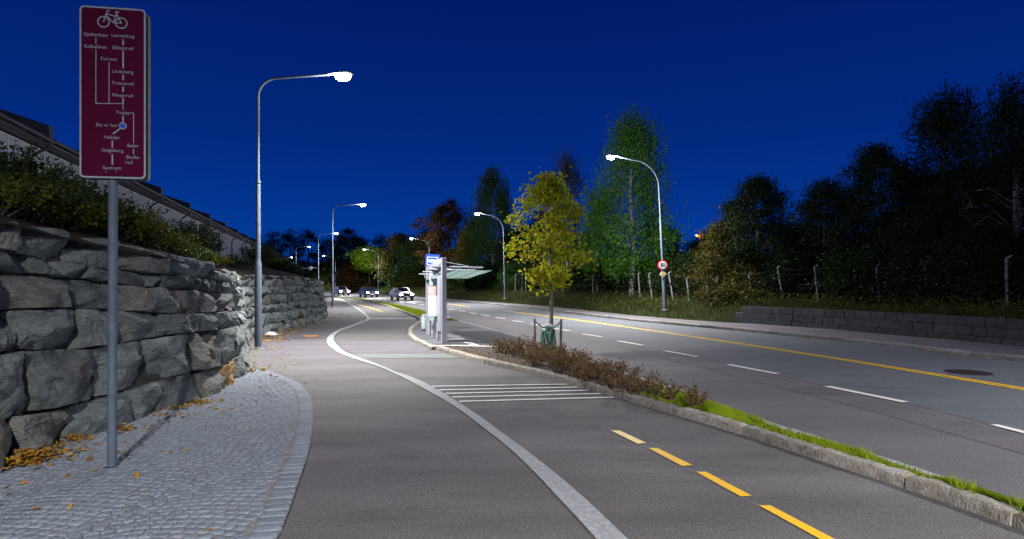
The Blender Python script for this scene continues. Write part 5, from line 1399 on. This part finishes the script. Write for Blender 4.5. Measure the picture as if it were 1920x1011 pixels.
# shrubs and bushes further right
rtree(1345, 2.6, 420, 1.6, 'bush', M['lf_golden'], 'yellowish bush at the left end of the block wall', 60, nclus=110, per=70, lsize=.09, csize=.45, crown0=.02, drawtrunk=True, trunk_r=.05, cat='bush', name='bush')
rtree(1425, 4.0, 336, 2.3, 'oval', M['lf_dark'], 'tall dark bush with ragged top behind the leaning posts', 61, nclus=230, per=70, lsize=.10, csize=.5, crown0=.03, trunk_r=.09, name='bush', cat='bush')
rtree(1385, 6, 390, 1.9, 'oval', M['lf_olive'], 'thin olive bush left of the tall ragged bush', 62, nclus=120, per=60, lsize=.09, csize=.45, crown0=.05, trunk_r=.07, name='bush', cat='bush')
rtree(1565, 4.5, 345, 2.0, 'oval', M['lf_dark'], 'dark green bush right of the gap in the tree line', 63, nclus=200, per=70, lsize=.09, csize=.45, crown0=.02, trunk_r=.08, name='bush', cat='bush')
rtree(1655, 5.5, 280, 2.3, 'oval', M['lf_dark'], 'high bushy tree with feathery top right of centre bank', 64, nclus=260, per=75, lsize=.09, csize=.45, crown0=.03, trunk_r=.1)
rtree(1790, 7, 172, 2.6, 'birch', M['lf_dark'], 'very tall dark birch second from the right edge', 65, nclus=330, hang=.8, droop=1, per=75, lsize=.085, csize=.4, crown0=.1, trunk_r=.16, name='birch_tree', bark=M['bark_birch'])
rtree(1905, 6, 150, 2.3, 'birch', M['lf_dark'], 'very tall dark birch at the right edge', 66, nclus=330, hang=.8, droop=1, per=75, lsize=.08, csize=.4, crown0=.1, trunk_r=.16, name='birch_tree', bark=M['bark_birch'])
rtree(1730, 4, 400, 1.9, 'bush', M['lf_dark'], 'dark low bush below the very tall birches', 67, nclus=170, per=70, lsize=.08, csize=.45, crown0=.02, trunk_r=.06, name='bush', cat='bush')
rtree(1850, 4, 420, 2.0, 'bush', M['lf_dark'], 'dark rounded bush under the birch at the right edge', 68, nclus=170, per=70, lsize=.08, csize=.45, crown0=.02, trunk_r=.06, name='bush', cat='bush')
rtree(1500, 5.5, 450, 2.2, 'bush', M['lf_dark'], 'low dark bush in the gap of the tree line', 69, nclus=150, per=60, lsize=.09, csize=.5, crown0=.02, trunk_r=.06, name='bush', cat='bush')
make_tree('birch_tree', (14.9, 8.2, .9), 8.2, 2.0, .2, 'birch', M['lf_dark'], M['bark_birch'], 70, nclus=170, per=60, lsize=.09, csize=.4, hang=.6, droop=1, label='unseen birch added beside the road to shade the block wall at right', trunk_r=.13)  # added out of view to keep the right-hand lamp's light off the wall
for i, (px, d, top, R_, lf, lab) in enumerate([
    (770, 3, 515, 2.2, 'lf_olive', 'low olive bush on the bank left of the shelter columns'), (845, 3.4, 520, 1.8, 'lf_green', 'low green bush under the shelter canopy edge'), (890, 3.6, 510, 1.8, 'lf_dark', 'dark low bush left of the lamp across the road'), (925, 4.2, 500, 2.0, 'lf_dark', 'dark bush right behind the lamp across the road'),
    (962, 4.4, 495, 1.8, 'lf_green', 'green bush at the left of the old fence posts'), (1000, 4.4, 500, 1.8, 'lf_dark', 'dark bush left of the maple trunk across the road'), (1045, 4.4, 495, 1.7, 'lf_olive', 'olive bush right of the maple trunk across the road'), (1090, 4.2, 500, 1.6, 'lf_dark', 'low dark bush below the bright green birch'),
    (1135, 4.4, 490, 1.7, 'lf_dark', 'dark bush left of the tall birch trunk'), (1210, 4.4, 495, 1.6, 'lf_dark', 'dark bush right of the tall birch trunk'), (1262, 4.2, 500, 1.6, 'lf_dark', 'dark bush behind the small yellow diamond sign'), (1300, 4.2, 480, 1.6, 'lf_dark', 'dark bush left of the yellowish bush')]):
    rtree(px, d, top, R_, 'bush', M[lf], lab, 800+i, nclus=110, per=60, lsize=.11 if px > 1000 else .16, csize=.5, crown0=.02, trunk_r=.05, name='bush', cat='bush')
for i, (px, d, top, R_, lf, lab) in enumerate([
    (1310, 8, 455, 2.6, 'lf_dark', 'dark bush behind the yellowish bush'), (1460, 8, 420, 2.6, 'lf_dark', 'dark bush filling the tree line behind the third leaning post'), (1520, 9, 430, 3.0, 'lf_dark', 'broad dark bush in the dip of the tree line'),
    (1610, 8, 370, 2.8, 'lf_dark', 'dark tree left of the feathery topped tree'), (1690, 9, 400, 3.0, 'lf_dark', 'dark bush right of the feathery topped tree'), (1760, 10, 330, 3.2, 'lf_dark', 'dark tree behind the tiny orange lamp'), (1830, 10, 300, 3.2, 'lf_dark', 'dark tree between the two very tall birches'), (1900, 9, 330, 3.0, 'lf_dark', 'dense dark tree at the right edge behind the tall birch'),
    (1630, 3.6, 470, 1.6, 'lf_dark', 'low leafy bush behind the bent post in mid fence'), (1580, 3.4, 480, 1.5, 'lf_dark', 'small dark bush between two leaning fence posts'), (1700, 3.4, 470, 1.6, 'lf_dark', 'low dark bush close behind the fence right of the feathery tree'), (1800, 3.4, 470, 1.6, 'lf_dark', 'low dark bush between the two rightmost fence posts'), (1900, 3.6, 470, 1.6, 'lf_dark', 'low dark bush behind the rightmost fence post'), (1480, 3.6, 480, 1.6, 'lf_dark', 'low bush between the third and fourth leaning posts'), (1410, 3.2, 490, 1.4, 'lf_olive', 'low olive bush behind the first post of the block wall')]):
    rtree(px, d, top, R_, 'bush' if d < 5 else 'oval', M[lf], lab, 700+i, nclus=130, per=62, lsize=.10, csize=.5, crown0=.02, trunk_r=.06, name='bush', cat='bush')
# far trees at the left horizon
def ftree(px, Y, top, R_, kind, leaf, lab, seed, **kw):
    p = Pt(px, 540, Y); z = max(0, hillf(p.x, Y)) if Y > 62 else .3; Ht = HC+(HY-top)/F*Y-z
    return make_tree('deciduous_tree', (p.x, Y, z-.3), Ht+.3, R_, kw.pop('crown0', .05), kind, leaf, M['bark'], seed, label=lab, group='distant trees beyond the road bend', nclus=kw.pop('nclus', 130), per=45, lsize=kw.pop('lsize', .42), csize=1.5, trunk_r=.3)
for i, (px, Y, top, R_, lf, lab) in enumerate([
    (468, 175, 452, 7, 'lf_dark', 'dark round tree beyond the roofs, far left of the distant row'), (512, 170, 437, 6, 'lf_dark', 'dark tree left of the first distant lamp glow'), (545, 165, 434, 6, 'lf_dark', 'dark tree above the bright lamp head over the hedge'), (578, 165, 434, 6.5, 'lf_dark', 'dark twin-topped tree behind the arched distant lamp'),
    (612, 170, 450, 6, 'lf_dark', 'low dark tree between two lamp poles at the wall end'), (672, 150, 442, 7, 'lf_dark', 'dark tree right of the pole at the wall end'), (716, 150, 445, 7, 'lf_dark', 'dark tree above the bright green tree at the bend'), (762, 135, 441, 7, 'lf_dark', 'dark broad tree behind the lamp above the bus stop sign'),
    (805, 118, 425, 6, 'lf_dark', 'dark tree behind the rust-tinged tree'), (640, 140, 490, 5, 'lf_olive', 'low olive bushy tree behind the light at the bend'), (730, 125, 490, 4, 'lf_rusty', 'low reddish tree beyond the bend'), (600, 150, 495, 5, 'lf_olive', 'low tree just past the end of the rock wall'),
    (560, 140, 500, 5, 'lf_dark', 'low dark tree under the arched distant lamp'), (665, 118, 500, 3.5, 'lf_rusty', 'rusty bush left of the bright green tree'), (765, 100, 492, 3.2, 'lf_green', 'green bush between olive tree and shelter'),
    (955, 95, 440, 5, 'lf_dark', 'dark tree between the far lamp pole and the maple'), (1275, 120, 478, 4, 'lf_dark', 'small tree on the hill left of the orange lamp'), (1330, 90, 442, 4.5, 'lf_dark', 'dark tree behind the orange lamp pole'), (1240, 125, 480, 4, 'lf_dark', 'small dark tree on the hill behind the leaning lamp post')]):
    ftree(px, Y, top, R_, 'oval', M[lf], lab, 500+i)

# ------------------------------------------------------------------ grass, fallen leaves, mulch chips
def blades(name, pts, h, w, mt, lean=.35, seed=1):
    rn = np.random.RandomState(seed); pts = np.asarray(pts); n = len(pts)
    th = rn.uniform(0, 6.283, n); hh = h*rn.uniform(.45, 1.3, n); ww = w*rn.uniform(.7, 1.3, n)
    dx = np.stack([np.cos(th), np.sin(th), np.zeros(n)], 1); ph2 = rn.uniform(0, 6.283, n)
    ld = np.stack([np.cos(ph2), np.sin(ph2), np.zeros(n)], 1)*(hh*lean*rn.uniform(.2, 1.4, n))[:, None]; up_ = np.array([0, 0, 1.])
    V = np.zeros((n, 5, 3)); V[:, 0] = pts-dx*ww[:, None]/2; V[:, 1] = pts+dx*ww[:, None]/2
    V[:, 2] = pts+dx*ww[:, None]*.35+ld*.4+up_*(hh*.6)[:, None]; V[:, 3] = pts+ld+up_*hh[:, None]; V[:, 4] = pts-dx*ww[:, None]*.35+ld*.4+up_*(hh*.6)[:, None]
    Fc = np.arange(5)[None]+(np.arange(n)*5)[:, None]
    return npmesh(name, V.reshape(-1, 3), Fc, 5, mt)
def scatter_between(A, B, n, dens=None, z=.09, seed=1):
    rn = np.random.RandomState(seed); k = max(len(A), len(B)); A = resample(A, n=k); B = resample(B, n=k)
    wd = np.array([(a-b).length for a, b in zip(A, B)])+1e-3
    if dens is not None: wd = wd*np.array([dens(a) for a in A])
    idx = rn.choice(k-1, n, p=wd[:-1]/wd[:-1].sum()); out = np.zeros((n, 3))
    for q in range(n):
        i = idx[q]; t = rn.random(); u = rn.random(); a = A[i].lerp(A[i+1], t); b = B[i].lerp(B[i+1], t); p = a.lerp(b, u); out[q] = (p.x, p.y, z)
    return out
A = cut(ki, 2, Yg+.4); B = cut(ro, 2, Yg+1.4)
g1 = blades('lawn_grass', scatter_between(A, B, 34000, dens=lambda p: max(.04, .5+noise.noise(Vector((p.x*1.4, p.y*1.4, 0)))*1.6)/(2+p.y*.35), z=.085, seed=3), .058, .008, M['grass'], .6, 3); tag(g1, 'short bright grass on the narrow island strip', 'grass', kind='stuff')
tf = []
for px, py in ((1600, 862), (1395, 790), (1345, 770), (1780, 905), (1900, 962)):
    c = min(c_mid, key=lambda q: (q-G(px, py, .1)).length); tf.append(np.array([c.x, c.y, .085])+np.random.RandomState(px).normal(size=(160, 3))*np.array([.03, .07, 0]))
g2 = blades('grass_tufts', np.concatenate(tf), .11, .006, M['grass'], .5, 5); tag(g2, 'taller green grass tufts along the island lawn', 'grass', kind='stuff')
A = [p for p in A2 if p.y < 90]; B = [p for p in B2 if p.y < 90]
g3 = blades('verge_grass', scatter_between(A, B, 26000, dens=lambda p: 1/(1+p.y*.03), z=.088, seed=4), .075, .022, M['grass'], .6, 4); tag(g3, 'bright green grass on the verge left of the bus shelter', 'grass', kind='stuff')
# wild grass on the right bank
pts = []; rn = np.random.RandomState(8)
cand = [i for i in range(n_i) ] if False else None
nb_i = len(cwk)
iv = [i for i in range(nb_i) if 4 < cwk[i].y < 95]
wts = np.array([1/(1+cwk[i].y*.02) for i in iv]); wts /= wts.sum()
sel = rn.choice(iv, 42000, p=wts)
for i in sel:
    d = abs(rn.normal())*2.0+.0
    if sm[i] > .5: d = .5+abs(rn.normal())*1.6
    q = right_at(i, min(d, 9)); pts.append((q.x+rn.normal()*.35, q.y+rn.normal()*.35, q.z-.02))
g4 = blades('wild_grass', np.array(pts), .24, .016, M['grass_wild'], .7, 6); tag(g4, 'rough dark grass and weeds on the bank across the road', 'grass', kind='stuff')
pts = []
for i in rn.choice(iv, 15000, p=wts):
    d = .2+abs(rn.normal())*2.4
    if sm[i] > .5: d = .6+abs(rn.normal())*2.2
    q = right_at(i, min(d, 9)); k = rn.uniform(0, .5); pts.append((q.x+rn.normal()*.4, q.y+rn.normal()*.4, q.z+k))
V, Fc, k = leaf_arrays(np.array(pts), .09, .55, rng=rn); o = npmesh('bank_weeds', V, Fc, k, M['lf_olive']); tag(o, 'leafy weeds growing along the foot of the dark bank', 'weeds', kind='stuff')
# fallen leaves
pl = []; rn = np.random.RandomState(12)
def pile(px, py, nn, sx_, sy_, zz=.05, zr=.05):
    c = G(px, py); q = rn.normal(size=(nn, 3))*np.array([sx_, sy_, 0]); q[:, 2] = np.abs(rn.uniform(0, zr, nn))*np.exp(-(q[:, 0]/sx_)**2*.5); pl.append(q+np.array([c.x, c.y, zz]))
pile(55, 866, 330, .16, .12, zr=.11); pile(25, 880, 120, .08, .08, zr=.08); pile(130, 832, 120, .10, .06, zr=.06); pile(95, 850, 40, .15, .1, zr=.02)
pile(370, 760, 70, .12, .07, zr=.03); pile(340, 772, 30, .1, .05); pile(228, 812, 30, .08, .05); pile(300, 785, 16, .2, .05); pile(470, 700, 50, .15, .2, zr=.04, zz=.03)
for px, py, nn in ((500, 633, 150), (508, 640, 60), (530, 626, 90), (548, 620, 70), (575, 613, 60), (600, 607, 50), (490, 655, 25), (640, 592, 25), (625, 598, 25), (478, 690, 20)): pile(px, py, nn, .35, .35, zz=.03, zr=.05)
P_ = [p for p in c_wall if 4 < p.y < 34]
for _ in range(230):
    p = P_[rn.randint(len(P_))]; d = abs(rn.normal())*.55; pl.append(np.array([[p.x+.12+d, p.y+rn.normal()*.2, .03+.02*(p.y < 12.8)]]))
for _ in range(22):
    x = rn.uniform(-5, -1.7); y = rn.uniform(4, 12)
    if not inside((x, y), poly_in): continue
    pl.append(np.array([[x, y, .055]]))
for _ in range(60):
    p = ki[rn.randint(len(ki))]; pl.append(np.array([[p.x-.4-abs(rn.normal())*.3, p.y, .025]])) if p.y < 30 else None
allp = np.concatenate(pl); V, Fc, k = leaf_arrays(allp, .052, .8, rng=rn, flat=True, star=True); V[:, 2] = np.maximum(V[:, 2], .03)
o = npmesh('fallen_leaves', V, Fc, k, M['lf_fallen']); tag(o, 'scattered orange and brown fallen leaves along the rock wall foot', 'fallen leaves', kind='stuff')
q = scatter_between(cut(c_far, 10, 60), offset(cut(c_far, 10, 60), .25), 420, z=.02, seed=9); V, Fc, k = leaf_arrays(q, .06, .8, rng=rn, flat=True, star=True); V[:, 2] = np.maximum(V[:, 2], .012)
o = npmesh('gutter_leaves', V, Fc, k, M['lf_fallen']); tag(o, 'brown leaves lying in the far road gutter', 'fallen leaves', kind='stuff')
q = scatter_between(cut(ki, Yg, Yb_), cut(ro, Yg+1.2, Yb_+.2), 9000, z=.098, seed=13); V, Fc, k = leaf_arrays(q, .04, .35, rng=rn, flat=True); V[:, 2] = np.maximum(V[:, 2], .0925)
o = npmesh('mulch_chips', V, Fc, k, M['chips']); tag(o, 'brown bark mulch chips covering the planting bed', 'mulch', kind='stuff')
q = scatter_between(cut(ki, Yg-1, Yb_), cut(ro, Yg, Yb_+.2), 260, z=.105, seed=14); V, Fc, k = leaf_arrays(q, .06, .8, rng=rn, flat=True, star=True); V[:, 2] = np.maximum(V[:, 2], .095)
o = npmesh('bed_leaves', V, Fc, k, M['lf_yellow']); tag(o, 'yellow fallen leaves on the mulch under the reddish shrubs', 'fallen leaves', kind='stuff')

# ------------------------------------------------------------------ covers, bag, fruit
def cover(px, py, r, mt, name, lab, z=.012):
    c = G(px, py); root = empty(name, (c.x, c.y, z)); tag(root, lab, 'manhole cover')
    m = MB(); m.lathe([(r*1.12, 0), (r*1.12, .004), (r*1.01, .005)], n=40); m.build('frame', M['iron'], root)
    m = MB(); m.lathe([(r, .0055), (r, .008)], n=40)
    for i in range(-5, 6):
        for j in range(-5, 6):
            if (i*i+j*j)**.5 < 5: m.box((i*r/5.6, j*r/5.6, .010), (r/9, r/9, .004))
    m.build('lid', mt, root)
cover(1816, 699, .36, M['iron'], 'manhole_cover', 'round dark iron manhole cover in the far lane'); cover(582, 631, .30, M['rust'], 'manhole_cover', 'rusty orange manhole cover in the dark footway asphalt')
c = G(508, 631); m = MB(); K = 14; vs = []
for r_ in range(9):
    ph2 = math.pi*r_/8
    for k in range(K):
        th = 2*math.pi*k/K; rr_ = 1+.25*noise.noise(Vector((math.cos(th)*2, math.sin(th)*2, r_*.6))); vs.append((c.x+.22*math.sin(ph2)*math.cos(th)*rr_, c.y+.13*math.sin(ph2)*math.sin(th)*rr_, max(.005, .07+.09*math.cos(ph2)*rr_)))
m.add(vs, [(r_*K+k, r_*K+(k+1) % K, (r_+1)*K+(k+1) % K, (r_+1)*K+k) for r_ in range(8) for k in range(K)])
o = m.build('crumpled_bag', M['whiteplastic'], smooth=True); tag(o, 'small crumpled white bag lying at the rock wall foot behind the lamp', 'bag')
c = G(494, 699); ap = empty('fallen_apple', (c.x, c.y, .022)); tag(ap, 'small yellow apple lying at the tip of the cobbled area', 'apple')
m = MB(); m.lathe([(.008, .012), (.03, .004), (.047, .03), (.05, .055), (.042, .082), (.02, .094), (.004, .082)], n=18); m.build('fruit', mat('apple_skin', (.42, .30, .05), .4, var=.2, vscale=20), ap, smooth=True)
m = MB(); m.tube([(0, 0, .08), (.006, 0, .105)], .002, 5); m.build('stalk', M['bark'], ap)

# ------------------------------------------------------------------ cars with headlights on, coming round the bend
def car(loc, rz, paint, label):
    root = empty('car', loc, rz); tag(root, label, 'car', 'cars coming round the bend')
    # local +x forward
    prof = [(-2.15, .35), (-2.2, .75), (-2.05, .98), (-1.75, 1.02), (-1.15, 1.42), (.15, 1.45), (.95, 1.0), (1.95, .86), (2.15, .62), (2.12, .32)]
    m = MB(); vs = []; secs = [(-.88, .80), (-.84, .94), (-.6, 1.0), (.6, 1.0), (.84, .94), (.88, .80)]; K = len(prof)
    for (y, s) in secs:
        for (x, z) in prof:
            yy = y*(1 if z < 1.0 else 1-.22*min(1, (z-1.0)/.4)); vs.append((x*(.97+.03*s), yy, .32+(z-.32)*(.9+.1*s) if z < 1.05 else z))
    fs_ = [(i*K+k, (i+1)*K+k, (i+1)*K+k+1, i*K+k+1) for i in range(len(secs)-1) for k in range(K-1)]+[tuple(range(K)), tuple((len(secs)-1)*K+k for k in reversed(range(K)))]
    fs_ += [(i*K+K-1, (i+1)*K+K-1, (i+1)*K, i*K) for i in range(len(secs)-1)]
    m.add(vs, fs_); m.build('body', paint, root, smooth=True, ang=35)
    m = MB(); m.add([(.98, -.62, 1.02), (.98, .62, 1.02), (.24, .54, 1.425), (.24, -.54, 1.425)], [(0, 1, 2, 3)]); o = m.build('windscreen', M['carglass'], root); o.location = (.02, 0, .012)
    for s in (-1, 1):
        m = MB(); m.add([(-1.5, s*.80, 1.03), (.75, s*.80, 1.03), (.1, s*.705, 1.38), (-1.1, s*.705, 1.38)], [(0, 1, 2, 3)]); m.build('side_window', M['carglass'], root)
        m = MB(); m.box((2.10, s*.62, .66), (.10, .34, .15), bev=.03); m.build('headlight', M['headlight'], root)
        m = MB(); m.box((.75, s*.95, 1.0), (.12, .16, .11), bev=.02); m.build('mirror', paint, root)
        for x in (-1.35, 1.35):
            Mw = Matrix.Rotation(rad(90), 4, 'X'); m = MB(); m.lathe([(.32, -.1), (.34, -.06), (.34, .06), (.32, .1)], c=(x, s*.80, .33), M=Mw, n=24); w = m.build('wheel', M['tyre'], root)
            m = MB(); m.lathe([(.2, -.105), (.2, .105)], c=(x, s*.80, .33), M=Mw, n=16); m.build('rim', M['galv'], w)
        ld = bpy.data.lights.new('headlamp_beam', 'SPOT'); ld.energy = 900; ld.spot_size = rad(60); ld.spot_blend = .8; ld.color = (.92, .95, 1); ld.shadow_soft_size = .08
        lo = bpy.data.objects.new('headlamp_beam', ld); C.objects.link(lo); lo.parent = root; lo.location = (2.25, s*.62, .66); lo.rotation_euler = (0, rad(-86), 0)
    m = MB(); m.box((2.14, 0, .45), (.04, .5, .11)); m.build('number_plate', M['pure_white'], root)
    m = MB(); m.box((2.12, 0, .62), (.04, .8, .12)); m.build('grille', M['black'], root)
    return root
def lane_pt(px, f):
    """point between yellow line and lane line (f=0 yellow, 1 lane) seen at column px"""
    best = None
    YL = resample(c_yel, n=400); LL = resample(c_lane, n=400)
    for i in range(2, 396):
        # match lane point by nearest
        a = YL[i]
        if a.y < 30: continue
        b = min(LL, key=lambda q: (q-a).length) if i % 2 == 0 else None
        if b is None: continue
        p = a.lerp(b, f); e_ = abs(p.x/p.y*F+960-px); d = YL[i-2]-YL[i+2]
        if best is None or e_ < best[0]: best = (e_, p, math.atan2(d.y, d.x))
    return best[1], best[2]
for px, f, pt, lab in ((752, .5, M['cardark'], 'leading car with white headlights on, just left of the bus shelter'), (690, .55, M['cardark'], 'middle car with headlights on below the bright green tree'), (640, .5, M['carpaint'], 'rearmost car with headlights on beside the pole at the wall end')):
    p, a = lane_pt(px, f); car((p.x, p.y, .01), a, pt, lab)
